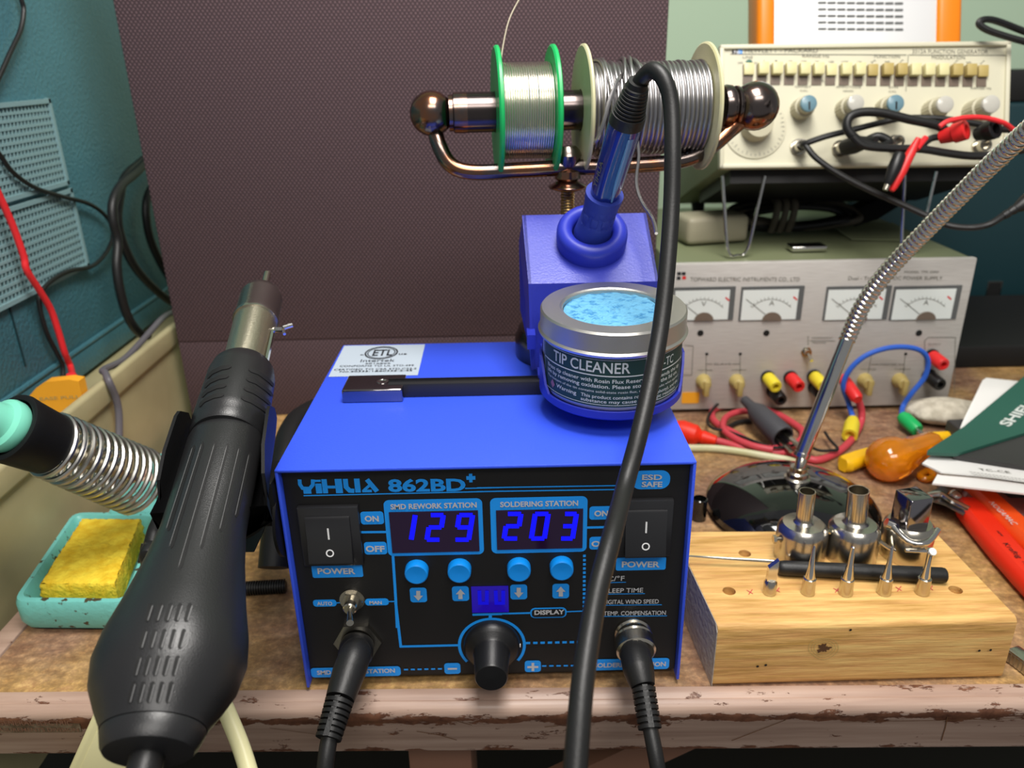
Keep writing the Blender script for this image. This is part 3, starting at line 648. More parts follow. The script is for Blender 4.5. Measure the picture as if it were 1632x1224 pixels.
tr.box((xl+.001, .088, .158), (.0022, .006, .004))
tr.build('tin_tray', 'blueplastic', sst)
# ================================================================== TIP CLEANER TIN
tin = thing('tip_cleaner_tin', TB, 'round silver tin with a dark green label and a window lid over blue sponge', 'tin')
MB().lathe([(0, .0335), (.001, .0343), (.002, .0343), (.030, .0343)], TB, TA, 64).build('can', 'tin', tin)
ld = MB().lathe([(TH_-.0115, .0350), (TH_-.0122, .0362), (TH_-.0108, .0368), (TH_-.0098, .0358), (TH_-.001, .0357), (TH_, .0349), (TH_, .0262), (TH_-.0006, .0254), (TH_-.0010, .0254), (TH_-.0010, .0248), (TH_-.0030, .0246), (TH_-.0032, .0350)], TB, TA, 72, cap=False).build('lid', 'tin', tin)
sp_ = MB(); n, m_ = 60, 22; vs = [TB+TA*(TH_-.0012)]
rows = []
for i in range(1, m_+1):
    r = .0243*i/m_; rows.append([TB+TA*(TH_-.0018+random.uniform(-.0006, .0006)-(.001 if i == m_ else 0))+(TF*cos(2*pi*j/n)+TX*sin(2*pi*j/n))*r for j in range(n)])
sp_.loft(rows, cap=True); sp_.build('sponge_pad', 'bluesponge', tin, ang=80)
lb = MB(); n = 60; RL = .0345
def tl(phi, t, R=RL): return TB + TA*t + (TF*cos(phi)+TX*sin(phi))*R
LB0, LB1 = .0025, .0278
p0, p1 = radians(-80), radians(80)
lb.add([tl(p0+(p1-p0)*i/n, t) for t in (LB0, LB1) for i in range(n+1)], [(i, i+1, n+2+i, n+1+i) for i in range(n)])
lb = lb.build('paper_label', 'label', tin, ang=80, flat=True)
wt = MB()
def ttext(s, ph0, ph1, t, cap, bold=0.):
    vs, fs = glyphs(s, bold); wt.add([tl(radians(ph0+(ph1-ph0)*x), t+cap*y, RL+.0002) for x, y in vs], fs)
def tline(a0, t0, a1, t1, w_):
    n = 40
    for i in range(n):
        f0, f1 = i/n, (i+1)/n
        q = [(radians(a0+(a1-a0)*f), t0+(t1-t0)*f) for f in (f0, f1)]
        if a0 == a1: wt.add([tl(q[0][0]-w_/RL/2, q[0][1], RL+.0002), tl(q[0][0]+w_/RL/2, q[0][1], RL+.0002), tl(q[1][0]+w_/RL/2, q[1][1], RL+.0002), tl(q[1][0]-w_/RL/2, q[1][1], RL+.0002)], [(0, 1, 2, 3)])
        else: wt.add([tl(q[0][0], q[0][1]-w_/2, RL+.0002), tl(q[1][0], q[1][1]-w_/2, RL+.0002), tl(q[1][0], q[1][1]+w_/2, RL+.0002), tl(q[0][0], q[0][1]+w_/2, RL+.0002)], [(0, 1, 2, 3)])
ttext('TIP CLEANER', -60, 7, .0203, .0056, .012); ttext('YHT-TC', 22, 49, .0203, .0046, .006)
tline(-76, .0187, 68, .0187, .0006); tline(-76, .0036, 68, .0036, .0003); tline(-76, .0268, 68, .0268, .0003); tline(-76, .0036, -76, .0268, .0003); tline(68, .0036, 68, .0268, .0003)
ttext('Brass tip cleaner with Rosin Flux Reservoir. Extends the tip', -69, 61, .0152, .0020, .01)
ttext('life by removing oxidation. Please store with the lid on.', -69, 58, .0124, .0020, .01)
ttext('The bottom of the tin contains solid-state rosin flux, the best results when applied', -69, 61, .0099, .0013, 0.)
ttext('Warning', -56, -35, .0066, .0021, .01)
ttext('This product contains rosin (colophony), and the', -31, 61, .0069, .0018, .006); ttext('substance may cause an allergic reaction.', -31, 57, .0046, .0018, .006)
wt.build('lettering', 'offwhite', lb, flat=True)
dm = MB(); dm.add([tl(radians(a), t, RL+.0003) for a, t in ((-64, .0072), (-61, .0096), (-58, .0072), (-61, .0048))], [(0, 1, 2, 3)]); dm.build('warning_mark', 'pink', lb, flat=True)
# ================================================================== SOLDERING IRON in the ring
B0 = rc + PN*.004; dB = depth(B0)
T0 = pd(1023, 112, dB-.082)
IA = (T0-B0).normalized(); IL = (T0-B0).length
iron = thing('soldering_iron', B0, 'blue soldering iron standing in the ring socket with a black cable', 'soldering iron')
gp = MB(); gp.lathe([(-.002, .0098), (.002, .0104), (.006, .0098), (.012, .0090), (.018, .0087), (.024, .0091), (.029, .0099), (.031, .0099), (.031, .006)], B0, IA, 40)
gp = gp.build('grip', 'bluegrip', iron)
U, W, A = frame(IA, RT)
U = (RT - IA*RT.dot(IA)).normalized(); W = IA.cross(U); 
tow = -W if (-W).dot(CAM-B0) > 0 else W
pd_ = MB()
for i in range(3):
    for j in range(-2, 3):
        a = radians(38*j + (19 if i % 2 else 0)); dr = tow*cos(a)+U*sin(a); ta = -tow*sin(a)+U*cos(a)
        pd_.box(B0+IA*(.010+.0066*i)+dr*.0086, (.0019, .0027, .0005), ta, IA, dr, bev=.0005)
pd_.build('grip_pads', 'bluegrip', gp)
h0, h1 = .028, IL-.027
bd = MB(); n = 40
def hring(h, r, f): return [B0+IA*h+(tow*cos(2*pi*j/n)+U*sin(2*pi*j/n))*r*(1-f*max(0, cos(6*pi*j/n))**6) for j in range(n)]
bd.loft([hring(h0, .0072, 0), hring(h0+.004, .0076, .10), hring((h0+h1)/2, .0080, .12), hring(h1-.004, .0082, .10), hring(h1, .0080, 0)])
bd = bd.build('handle', 'bluegloss', iron)
fl = MB()
m_ = 14
cth = [(B0+IA*(h0+.004+(h1-h0-.008)*i/m_), .0017*min(1, .25+.9*sin(pi*min(.5, i/m_*.9)))) for i in range(m_+1)]
ftd = (tow*.94+U*.34).normalized(); fta = IA.cross(ftd)
fl.loft([[p+ftd*.0079+fta*w_, p+ftd*.0083+fta*w_*.5, p+ftd*.0083-fta*w_*.5, p+ftd*.0079-fta*w_] for p, w_ in cth]); fl.build('flute', 'bluepale', bd)
lt = MB(); PLt = Pl(B0+IA*(h0+.010)+(tow*.5-U*.87).normalized()*.0082, IA, -(tow*.87+U*.5))
for s_, y0 in (('YIHUA', 0.),):
    vs, fs = glyphs(s_, .02); lt.add([PLt.pt(.016*x, -.0013+.0026*y, .0002*(1 if PLt.N.dot(tow) > 0 else -1)) for x, y in vs], fs)
lt.build('lettering', 'text', bd, flat=True)
bt = MB(); pr = [(h1-.0005, .0084), (h1+.005, .0082)]
for i in range(8): pr += [(h1+.0052+.0017*i, .0068-.0002*i), (h1+.0057+.0017*i, .0076-.00028*i), (h1+.0066+.0017*i, .0075-.00028*i)]
pr += [(h1+.0190, .0050), (h1+.0215, .0046)]
bt.lathe(pr, B0, IA, 28); bt.build('strain_relief', 'rubber', iron)
E1 = B0+IA*(h1+.0205)
d1 = depth(E1)
cb = [E1-IA*.004, E1+IA*.003+(RT*.0015), pd(1042, 112, d1-.009), pd(1060, 130, d1-.012), pd(1070, 170, d1-.012), pd(1072, 240, d1-.013), pd(1070, 330, d1-.013), pd(1063, 430, d1-.016), pd(1053, 520, d1-.02), pd(1038, 605, d1-.028), pd(1019, 690, d1-.038), pd(996, 775, d1-.048), pd(975, 855, .278), pd(953, 940, .262), pd(940, 1010, .25), pd(929, 1085, .24), pd(922, 1160, .232), pd(916, 1240, .226), ]+drop(pd(912, 1340, .22), .05, .02)
MB().tube(cb, .0036, 16, 8).build('cable', 'rubber', iron)
# ================================================================== MAROON CLOTH PANEL behind everything
pan = thing('cloth_panel', (-.07, .352, 0), 'large maroon woven cloth panel standing upright behind the blue station', 'panel')
MB().box((-.0705, .353, .2915), (.208, .010, .2195), bev=.0012, seg=3).build('cloth_face', 'cloth', pan)
MB().box((-.0705, .3532, .036), (.2078, .0098, .036), bev=.0008).build('lower_rail', 'cloth', pan)
# ================================================================== CREAM CART with the teal oscilloscope
cart = thing('equipment_cart', (-.46, .28, -.75), 'cream metal cart shelf with a raised rail beside the left end of the bench', 'cart')
MB().box((-.2885, .24, .0740), (.0035, .56, .0092), bev=.0028, seg=3).build('rail', 'creammetal', cart)
MB().box((-.2895, .24, -.02), (.0012, .56, .088)).build('side_panel', 'creammetal', cart)
MB().box((-.475, .24, .052), (.18, .56, .003)).build('shelf', 'creammetal', cart)
MB().box((-.66, .24, .0745), (.007, .56, .0095), bev=.004).build('rail', 'creammetal', cart)
for x in (-.31, -.64):
    for yy in (-.28, .76): MB().box((x, yy, -.35), (.014, .014, .40)).build('leg', 'creammetal', cart)
xs = -.345
sc = thing('oscilloscope', (-.50, .30, .0552), 'blue vinyl covered instrument with perforated side vents on the cream cart', 'oscilloscope')
zt_ = .385
MB().box((xs-.13, .30, (.0552+zt_)/2), (.13, .36, (zt_-.0552)/2), bev=.010, seg=4).build('body', 'teal', sc)
PX = Pl((xs, 0, 0), Y, Z)                               # the side that faces the bench
z0 = px(55, 605, xs).z; 
q = MB(); q.tube([(xs+.0005, -.05, z0), (xs+.0005, .65, z0)], .0022, 8, 2); q.box((xs+.0003, .3, z0-.012), (.0012, .36, .0095), bev=.0006); q.build('base_trim', 'teal', sc)
def vent(y0, y1, z0, z1):
    q = MB().box((xs+.0002, (y0+y1)/2, (z0+z1)/2), (.0010, (y1-y0)/2+.002, (z1-z0)/2+.002)); o = q.build('vent', 'blackmatte', sc)
    g_ = MB(); ny, nz = int((y1-y0)/.0046), int((z1-z0)/.0050)
    for i in range(ny+1): g_.box((xs+.0018, y0+(y1-y0)*i/ny, (z0+z1)/2), (.0010, .0008, (z1-z0)/2+.0013))
    for i in range(nz+1): g_.box((xs+.0019, (y0+y1)/2, z0+(z1-z0)*i/nz), (.0011, (y1-y0)/2+.0013, .0010))
    for a, c in ((z0-.002, z0), (z1, z1+.002)): g_.box((xs+.0022, (y0+y1)/2, (a+c)/2), (.0018, (y1-y0)/2+.003, .0016))
    g_.box((xs+.0022, y1+.0015, (z0+z1)/2), (.0018, .0016, (z1-z0)/2+.003)); g_.build('vent_grid', 'grid', o)
a, c = px(72, 163, xs), px(98, 290, xs); vent(-.02, (a.y+c.y)/2, c.z, a.z)
a, c = px(100, 308, xs), px(128, 415, xs); vent(-.02, (a.y+c.y)/2+.004, c.z-.004, a.z)
a, c = px(38, 565, xs), px(52, 640, xs); MB().box((xs+.0002, (a.y+c.y)/2, (z0+.168)/2+.02), (.0006, .0007, .05)).build('seam', 'tealdark', sc)
# amber holster between the instrument and the rail
q = MB(); yh = .205
pts = [py(46, 632, yh), py(58, 618, yh), py(72, 609, yh), py(110, 605, yh), V((-.2925, yh, py(163, 607, yh).z)), V((-.2925, yh, py(163, 618, yh).z))]
lo = [V((pts[-1].x-.001, yh, .0556)), V((pts[0].x, yh, .0556))]
hol = MB().solid(pts+lo, (0, .009, 0)).build('meter_holster', 'holster', None, 'amber orange box standing between the cream rail and the blue instrument', 'holster')
P = Pl((0, yh-.0001, 0), X, Z); t = MB().text(P, 'PLEASE PULL', 50, 128, 639, 5, .01, .0003, 634); t.build('lettering', 'tan', hol, flat=True)
# ================================================================== CABLES on the left
def cable(name, m, pts, r, lab, cat='cable', group=None, n=8, seg=10):
    return MB().tube(pts, r, seg, n).build(name, m, None, lab, cat, group)
xc = xs+.006
cA = crop(0, 0, 2.914); cB = lambda x, y: (x/2.914, 400+y/2.914)
def onx(c, L, x): return [px(*c(*p), x) for p in L]
cable('thin_cable', 'rubber', onx(cA, [(85, -60), (100, 0), (110, 50), (95, 140), (45, 250), (0, 350), (-60, 470)], xc), .0017, 'thin black cable hanging down the upper left of the vented instrument')
cable('thin_cable', 'rubber', onx(cA, [(-60, 640), (0, 720), (60, 800), (160, 870), (280, 910), (420, 950), (500, 1015), (524, 1090), (495, 1170), (430, 1235)], xc) + onx(cB, [(330, 90), (250, 130), (195, 185), (182, 245), (215, 375), (262, 470), (290, 530), (292, 580)], xc), .0017, 'thin black cable looping in front of the perforated vents')
rw = thing('test_lead', px(75, 520, xc+.006), 'red test lead running down past the vents into the amber holster', 'cable')
MB().tube(onx(cA, [(-60, 790), (0, 915), (60, 1050), (110, 1190)], xc+.006)+onx(cB, [(125, 90), (185, 185), (235, 270), (270, 370), (300, 470), (330, 545)], xc+.006)+[py(50, 609, yh+.012)+V((.0, 0, -.002)) if False else py(117, 612, yh+.012)], .0024, 12, 8).build('lead', 'redwire', rw)
MB().lathe([(-.004, .0040), (.004, .0040), (.006, .003)], py(116, 608, yh+.012), Z, 16).build('banana_plug', 'redwire', rw)
xk = -.322
c9 = crop(160, 240, 3.06)
coil = thing('power_cable', px(250, 420, xk), 'thick black cable hung in loops behind the left edge of the maroon panel', 'cable')
for L, dx in (([(260, 10), (195, 60), (120, 130), (95, 230), (85, 340), (110, 450), (170, 570), (260, 670), (350, 740), (430, 790)], .0), ([(240, 40), (170, 110), (100, 170), (62, 250), (62, 340), (84, 440), (80, 560), (95, 680), (130, 800), (180, 880), (230, 905)], .012), ([(300, 120), (240, 200), (222, 290), (240, 420), (290, 540), (350, 640)], -.012)):
    MB().tube([V((p_.x, p_.y, max(p_.z, .0605))) for p_ in [px(*c9(*p), xk+dx) for p in L]], .0038, 12, 8).build('loop', 'rubber', coil)
yG = .16
cable('grey_cable', 'greycable', [px(275, 498, -.300), px(258, 508, -.298), px(225, 545, -.296), px(196, 574, -.296), V((-.2935, px(170, 604, -.2885).y+.008, .0862)), V((-.2885, px(170, 604, -.2885).y, .0866)), V((-.2826, px(174, 610, -.2826).y, .0830)), px(184, 632, -.2816), px(189, 655, -.2815), px(190, 690, -.2815), px(188, 730, -.2815), px(186, 780, -.2815)], .0027, 'grey cable draped over the cream rail beside the amber holster')
# ================================================================== IRON HOLDER with sponge tray (mint)
wh = thing('iron_holder', (-.245, .095, 0), 'mint cast iron stand with a sponge tray and a wire coil holder', 'iron holder')
zr_ = .022
FLc, FRc, BRc, BLc = V((-.2685, .0505, 0)), V((-.203, .048, 0)), V((-.2235, .142, 0)), V((-.2815, .1445, 0))
def quad(s_, z):                                     # inset footprint ring with rounded corners
    cs = [FLc, FRc, BRc, BLc]; cc = (FLc+FRc+BRc+BLc)/4; out = []
    for i in range(4):
        p, a, c = cs[i], cs[i-1], cs[(i+1) % 4]; d = (cc-p).normalized()*s_*1.4; r = max(.002, .008-s_*.5)
        for t in range(5):
            f = t/4; u = p+(a-p).normalized()*r; w_ = p+(c-p).normalized()*r; out.append(u*(1-f)**2+p*2*f*(1-f)+w_*f*f + d + Z*z)
    return out
MB().loft([quad(.003, .0002), quad(.003, .0032)]).build('base_shadow', 'blackmatte', wh)  # black layer under the tray, standing in for its shadow
q = MB(); q.loft([quad(.001, .0030), quad(-.001, .008), quad(-.0012, .019), quad(.0, zr_), quad(.003, zr_), quad(.0052, zr_-.003), quad(.0085, .0085), quad(.010, .0075)]); 
q.build('sponge_tray', 'mint', wh)
q = MB(); q.box((-.235, .163, .012), (.024, .022, .0118), bev=.004, seg=3); q.build('rear_base', 'mint', wh)
q = MB(); q.box((-.222, .163, .036), (.008, .008, .016), bev=.002); q.build('coil_bracket', 'mint', wh)
ca, cb_ = pd(17, 682, .400), pd(222, 768, .475)
CA = (cb_-ca).normalized(); CL = (cb_-ca).length
ra, rb = .0168, .0196
U, W, A = frame(CA); turns = 13; n = turns*30
sp_ = [ca+CA*CL*(.25+.75*(i/n)**.95)+(U*cos(2*pi*turns*i/n)+W*sin(2*pi*turns*i/n))*(ra+(rb-ra)*i/n) for i in range(n+1)]
cw = MB().sweep(sp_, [.0015]*(n+1), 8)
cw.tube([sp_[0], pd(75, 742, .44), pd(130, 770, .45), pd(170, 795, .462), pd(205, 806, .47), pd(213, 797, .475), pd(205, 790, .48)], .0013, 8, 8)
cw.build('wire_coil', 'wire', wh)
col = MB(); col.lathe([(CL*.27, .0164), (CL*.2, .0170), (.006, .0178), (.001, .0184), (-.001, .0180), (-.0014, .0168), (-.0012, .0152), (.001, .0148), (.01, .0145), (CL*.26, .0145)], ca, CA, 48, cap=False).build('funnel', 'blacksheet', wh)
# the wet sponge lying in the tray
def sq_(s_, z): return [V((p.x, p.y, z)) for p in quad(s_, 0)]
sg = MB(); cq = [c_ + (cc_-c_)*.20 for cc_ in [(FLc+FRc+BRc+BLc)/4] for c_ in (FLc, FRc, BRc, BLc)]
nu, nv = 22, 34
def sgp(u, v, z): u = .08+.84*u; v = .05+.93*v; p = (cq[0]*(1-u)+cq[1]*u)*(1-v)+(cq[3]*(1-u)+cq[2]*u)*v; return V((p.x+random.uniform(-.0003, .0003), p.y+random.uniform(-.0003, .0003), z))
def edge_pts(z, o_):
    L_ = [(i/nu, 0) for i in range(nu)]+[(1, j/nv) for j in range(nv)]+[(1-i/nu, 1) for i in range(nu)]+[(0, 1-j/nv) for j in range(nv)]
    return [sgp(.5+(u-.5)*o_, .5+(v-.5)*o_, z+random.uniform(-.0003, .0003)) for u, v in L_]
sg.loft([edge_pts(z, o_) for z, o_ in ((.0080, .97), (.011, 1.02), (.014, .99), (.017, 1.03), (.020, 1.0), (.0225, 1.01), (.0240, .985))], cap=False)
sg.add([sgp(.5+(i/nu-.5)*.985, .5+(j/nv-.5)*.985, (.0240 if i in (0, nu) or j in (0, nv) else .0246)+random.uniform(-.0005, .0005)) for j in range(nv+1) for i in range(nu+1)], [(j*(nu+1)+i, j*(nu+1)+i+1, (j+1)*(nu+1)+i+1, (j+1)*(nu+1)+i) for j in range(nv) for i in range(nu)])
sg.build('cleaning_sponge', 'sponge', None, 'yellow cellulose sponge lying in the mint tray', 'sponge', ang=80)
# mint handled iron pushed into the coil from the left
mi = thing('soldering_iron', ca-CA*.02, 'mint handled soldering iron with its nose inside the wire coil at the left edge', 'soldering iron')
h_ = MB(); h_.lathe([(-.10, .0085), (-.06, .0092), (-.034, .0094), (-.010, .0096), (-.0075, .0105), (-.006, .0132), (-.0045, .0138), (-.001, .0138), (.0005, .0132), (.001, .010), (.001, 0)], ca, CA, 40, cap=False); h_.build('handle', 'mintplastic', mi)
MB().lathe([(.0, .0065), (.03, .0065), (.0305, .0048), (CL*.75, .0048), (CL*.78, .003), (CL*.95, .0025)], ca, CA, 24).build('barrel', 'brushed', mi)
# ================================================================== HOT AIR GUN
G0, G1 = pd(418, 470, .42), pd(240, 1185, .245)
GA = (G1-G0).normalized()                                # from the nozzle towards the tail
def gat(u, v):
    d = ray(u, v); n = d.cross(GA); n2 = d.cross(n); t = (CAM-G0).dot(n2)/GA.dot(n2); return t, depth(G0+GA*t)
gun = thing('hot_air_gun', G0+GA*.12, 'black hot air gun with a steel barrel in a black cradle left of the station', 'hot air gun')
GU = (RT-GA*RT.dot(GA)).normalized(); GW = GA.cross(GU); 
if GW.dot(CAM-G0) < 0: GW = -GW
def gring(t, r, n=48, fl=.86, sx=0.): return [G0+GA*t+GU*(r*cos(2*pi*j/n)+sx)+GW*r*fl*sin(2*pi*j/n) for j in range(n)]
def gl(prof, n=48, fl=1., cap=True): 
    rings = []
    for u, v, rp in prof: t, d = gat(u, v); rings.append(gring(t, rp*d/FPX, n, fl))
    return MB().loft(rings, cap)
gl([(431, 437, 5.5), (424, 468, 5.5)], 24).build('nozzle_tip', 'nickel', gun)
t, d = gat(418, 470); r33 = 33*d/FPX
gl([(422, 464, 10), (421, 466, 22), (420, 470, 29), (418.5, 477, 33), (411, 507, 33.5), (410.5, 510, 35.5), (410, 514, 35.5)]).build('nozzle', 'steel', gun)
gl([(411, 511, 33), (398, 562, 33.5), (388, 602, 34)]).build('barrel', 'brushed', gun)
t_, d_ = gat(406, 528); scp = G0+GA*t_+GU*.0105
q = MB(); q.tube([scp-GU*.001, scp+GU*.004], .0014, 10, 2); q.tube([scp+GU*.004-GA*.0012, scp+GU*.0085-GA*.0032-GW*0], .0013, 10, 3); q.tube([scp+GU*.0045, scp+GU*.0055+GA*.004], .0008, 8, 3); q.build('clamp_screw', 'chrome', gun)
t_, d_ = gat(397, 560); MB().box(G0+GA*(t_+.002)+GU*.0108+GW*.002, (.0012, .014, .0006), GW, GA, GU).build('clamp_strip', 'chrome', gun)
vc = gl([(390, 588, 44), (388, 592, 48), (384, 604, 52), (374, 640, 55), (367, 672, 58), (365, 680, 58), (363, 687, 55.5), (361, 696, 57), (360, 700, 54)])
vc_o = vc.build('vent_collar', 'blackgun', gun)
hd = gl([(359, 698, 55), (356, 708, 58), (335, 800, 63), (322, 850, 66.5), (309, 900, 77), (292, 970, 96), (279, 1020, 112), (271, 1060, 119), (266, 1100, 114), (258, 1135, 98), (250, 1158, 85), (247, 1166, 82.5)], 56, .86)
hd_o = hd.build('handle', 'blackgun', gun)
gl([(247, 1167, 81), (246, 1170, 81.5), (241, 1192, 75.5), (239.5, 1200, 70), (238, 1205, 50), (237.5, 1206, 20)], 56, .86).build('tail_cap', 'blackgun', gun)
t_, d_ = gat(240, 1185); te = G0+GA*t_
MB().tube([te+GA*.0005, te+GA*.012], .0052, 16, 2).build('cord_boot', 'rubber', gun)
MB().tube([te+GA*.008, te+GA*.03+V((0, 0, -.004)), te+GA*.06+V((.004, 0, -.03)), ]+drop(te+GA*.075+V((.008, 0, -.08)), -.10, -.05), .0034, 14, 8).build('cord', 'rubber', gun)
def bvh(mb): return BVHTree.FromPolygons(mb.v, mb.f)
HB, VB = bvh(hd), bvh(vc)
def cast(B, u, v, lift=.0003):
    d = ray(u, v).normalized(); loc, nr, i, ds = B.ray_cast(CAM, d)
    if loc is None: return None
    if nr.dot(d) > 0: nr = -nr
    return loc + nr*lift, nr
def slot(B, mb, p0, p1, wpx, lift=.0003, n=14):
    a, c = V(p0+(0,)), V(p1+(0,)); d = (c-a).normalized(); s_ = V((-d.y, d.x, 0)); L = []; R_ = []
    for i in range(n+1):
        f = i/n; e = min(f, 1-f)*(c-a).length; hw = wpx/2*(1 if e > wpx/2 else sqrt(max(.04, 1-(1-e/(wpx/2))**2)))
        p = a+(c-a)*f; q1, q2 = cast(B, p.x+s_.x*hw, p.y+s_.y*hw, lift), cast(B, p.x-s_.x*hw, p.y-s_.y*hw, lift)
        if q1 and q2: L.append(q1[0]); R_.append(q2[0])
    if len(L) > 1: mb.add(L+R_, [(i, i+1, len(L)+i+1, len(L)+i) for i in range(len(L)-1)])
c8 = crop(130, 800, 2.886)
sl = MB(); rim = MB()
for r in range(4):
    for k in range(5):
        x0 = 322+45*k-(26.5+.5*k)*r; y0 = 466+119*r + (0 if r < 2 else 2); x1 = x0-23; y1 = y0+86+5*r
        u0, v0 = c8(x0, y0); u1, v1 = c8(x1, y1); slot(HB, sl, (u0, v0), (u1, v1), 8.0, .0002)
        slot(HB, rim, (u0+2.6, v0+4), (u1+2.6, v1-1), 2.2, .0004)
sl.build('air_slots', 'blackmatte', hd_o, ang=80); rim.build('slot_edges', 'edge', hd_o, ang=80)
c7 = crop(140, 420, 3.06)
vsl = MB()
for i in range(4):
    # left and right curved slots of the vent collar
    for pts in ([(582-13*i, 558+46*i), (610-13*i, 530+46*i), (655-13*i, 510+46*i), (700-12*i, 502+46*i)], [(783-12*i, 516+46*i), (830-12*i, 533+46*i), (880-12*i, 570+44*i), (912-11*i, 603+42*i)]):
        g_ = [c7(*p) for p in pts]; A_, B_ = [], []
        for j in range(13):
            f = j/12*3; k = min(2, int(f)); f -= k; u = g_[k][0]*(1-f)+g_[k+1][0]*f; v = g_[k][1]*(1-f)+g_[k+1][1]*f
            hw = 3.3*(.4 if j in (0, 12) else 1); q1, q2 = cast(VB, u, v-hw), cast(VB, u, v+hw)
            if q1 and q2: A_.append(q1[0]); B_.append(q2[0])
        if len(A_) > 1: vsl.add(A_+B_, [(j, j+1, len(A_)+j+1, len(A_)+j) for j in range(len(A_)-1)])
vsl.build('vent_slots', 'blackmatte', vc_o, ang=80)
gv = MB(); gv2 = MB()
for a, c in (((520, 885), c8(398, 135)), ((563, 870), c8(412, 215)), ((625, 868), c8(452, 312)), ((685, 875), c8(550, 218)), ((742, 890), c8(640, 138)), ((790, 920), c8(711, 72))):
    a = c7(*a)
    slot(HB, gv, a, c, 5.4, .00015, 30); off = -2.3
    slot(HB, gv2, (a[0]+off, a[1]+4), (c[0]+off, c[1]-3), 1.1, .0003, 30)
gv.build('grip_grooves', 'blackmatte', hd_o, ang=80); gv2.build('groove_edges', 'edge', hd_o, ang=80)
# ---- cradle: bent sheet fork screwed to the side of the station
cra = thing('gun_cradle', pd(370, 760, .37), 'black bent metal cradle holding the hot air gun beside the station', 'cradle')
t0, d0 = gat(366, 678); t1, d1_ = gat(341, 775)
def wing(ts, n=20, a0=-10, a1=190, ri=.0185, lip=.010):
    rings = []
    for t, r, lp in ts:
        prof = [(r, lp)] + [(r*cos(radians(a)), r*sin(radians(a))) for a in [0-(180)*k/n for k in range(n+1)]] + [(-r, lp)]
        prof = [(x, y) for x, y in prof]; o2 = [(x*(r+.0014)/r, y if abs(y-lp) < 1e-9 else y*(r+.0014)/r) for x, y in prof][::-1]
        rings.append([G0+GA*t+GU*x+GW*y for x, y in prof+o2])
    return rings
q = MB().loft(wing([(t0-.006, .0180, .0035), (t0, .0184, .0105), (t0+.004, .0186, .0115), (t1-.012, .0192, .0105), (t1, .0200, .006), (t1+.006, .0205, -.004), (t1+.012, .0215, -.010)]))
q.build('channel', 'blacksheet', cra)
q = MB(); 
for s_, us in ((-1, [(258, 775), (262, 800), (268, 830), (262, 865), (245, 885)]), (1, [(436, 775), (430, 800), (428, 830), (412, 865), (398, 890)])):
    pass
sw = [(440, 762, .372), (436, 790, .368), (428, 820, .362), (418, 850, .357), (404, 880, .352)]
A_ = [pd(u, v, d) for u, v, d in sw]; B_ = [pd(u-38, v, d+.006) for u, v, d in sw]
q.loft([[a, a+(FW*.0014), b_+(FW*.0014), b_] for a, b_ in zip(A_, B_)])
q.build('curved_arm', 'blacksheet', cra)
sp0 = pd(432, 850, .372)
MB().lathe([(0, .019), (.0014, .019)], V((-SX-.0008, sp0.y+.006, .098)), -X, 36).build('mounting_plate', 'blacksheet', cra)
MB().box((-SX-.009, sp0.y+.004, .112), (.0085, .012, .012), bev=.003).build('mounting_block', 'blacksheet', cra)
# black hose ring and ribbed cord between gun and station
q = MB(); a0, a1 = pd(398, 936, .44), pd(458, 934, .432); pr = []
n = 16
for i in range(n): L_ = (a1-a0).length/n; pr += [(i*L_, .0042), (i*L_+L_*.45, .0042), (i*L_+L_*.5, .0032), (i*L_+L_*.95, .0032)]
a0 = V((a0.x, a0.y, .0046)); a1 = V((a1.x, a1.y, .0046))
a0, a1 = pz(392, 938, .0046), pz(456, 934, .0046); L_ = (a1-a0).length/n; pr = []
for i in range(n): pr += [(i*L_, .0044), (i*L_+L_*.45, .0044), (i*L_+L_*.5, .0033), (i*L_+L_*.95, .0033)]
MB().lathe(pr, a0, a1-a0, 16).build('cord_strain_relief', 'rubber', None, 'black ribbed cord end lying on the bench between gun and station', 'cord')
q = MB(); pts = [pz(262, 800, .012), pz(250, 835, .010), pz(240, 870, .0085), pz(236, 905, .0065), pz(244, 940, .006)]
pts = [pd(330, 762, .374), pd(268, 812, .388), pd(250, 840, .389), pd(243, 868, .387), pd(238, 895, .386), pz(262, 960, .0042)]
q = MB().tube(pts, [.0035, .0036, .0038, .0042, .0042, .004], 14, 8)
for k in (3.2, 3.9, 4.6):
    i = int(k); p = pts[i]+(pts[min(i+1, 5)]-pts[i])*(k-i); q.lathe([(-.0016, .0052), (.0016, .0052)], p, pts[min(i+1, 5)]-pts[i-1], 16)
q.build('air_hose', 'rubber', cra)
MB().tube([pd(505, 655, .52), pd(478, 672, .50), pd(462, 700, .48), pd(452, 745, .46), pd(446, 800, .45), pd(440, 860, .445), pd(436, 905, .44)], .0085, 16, 8).build('air_hose', 'rubber', cra)
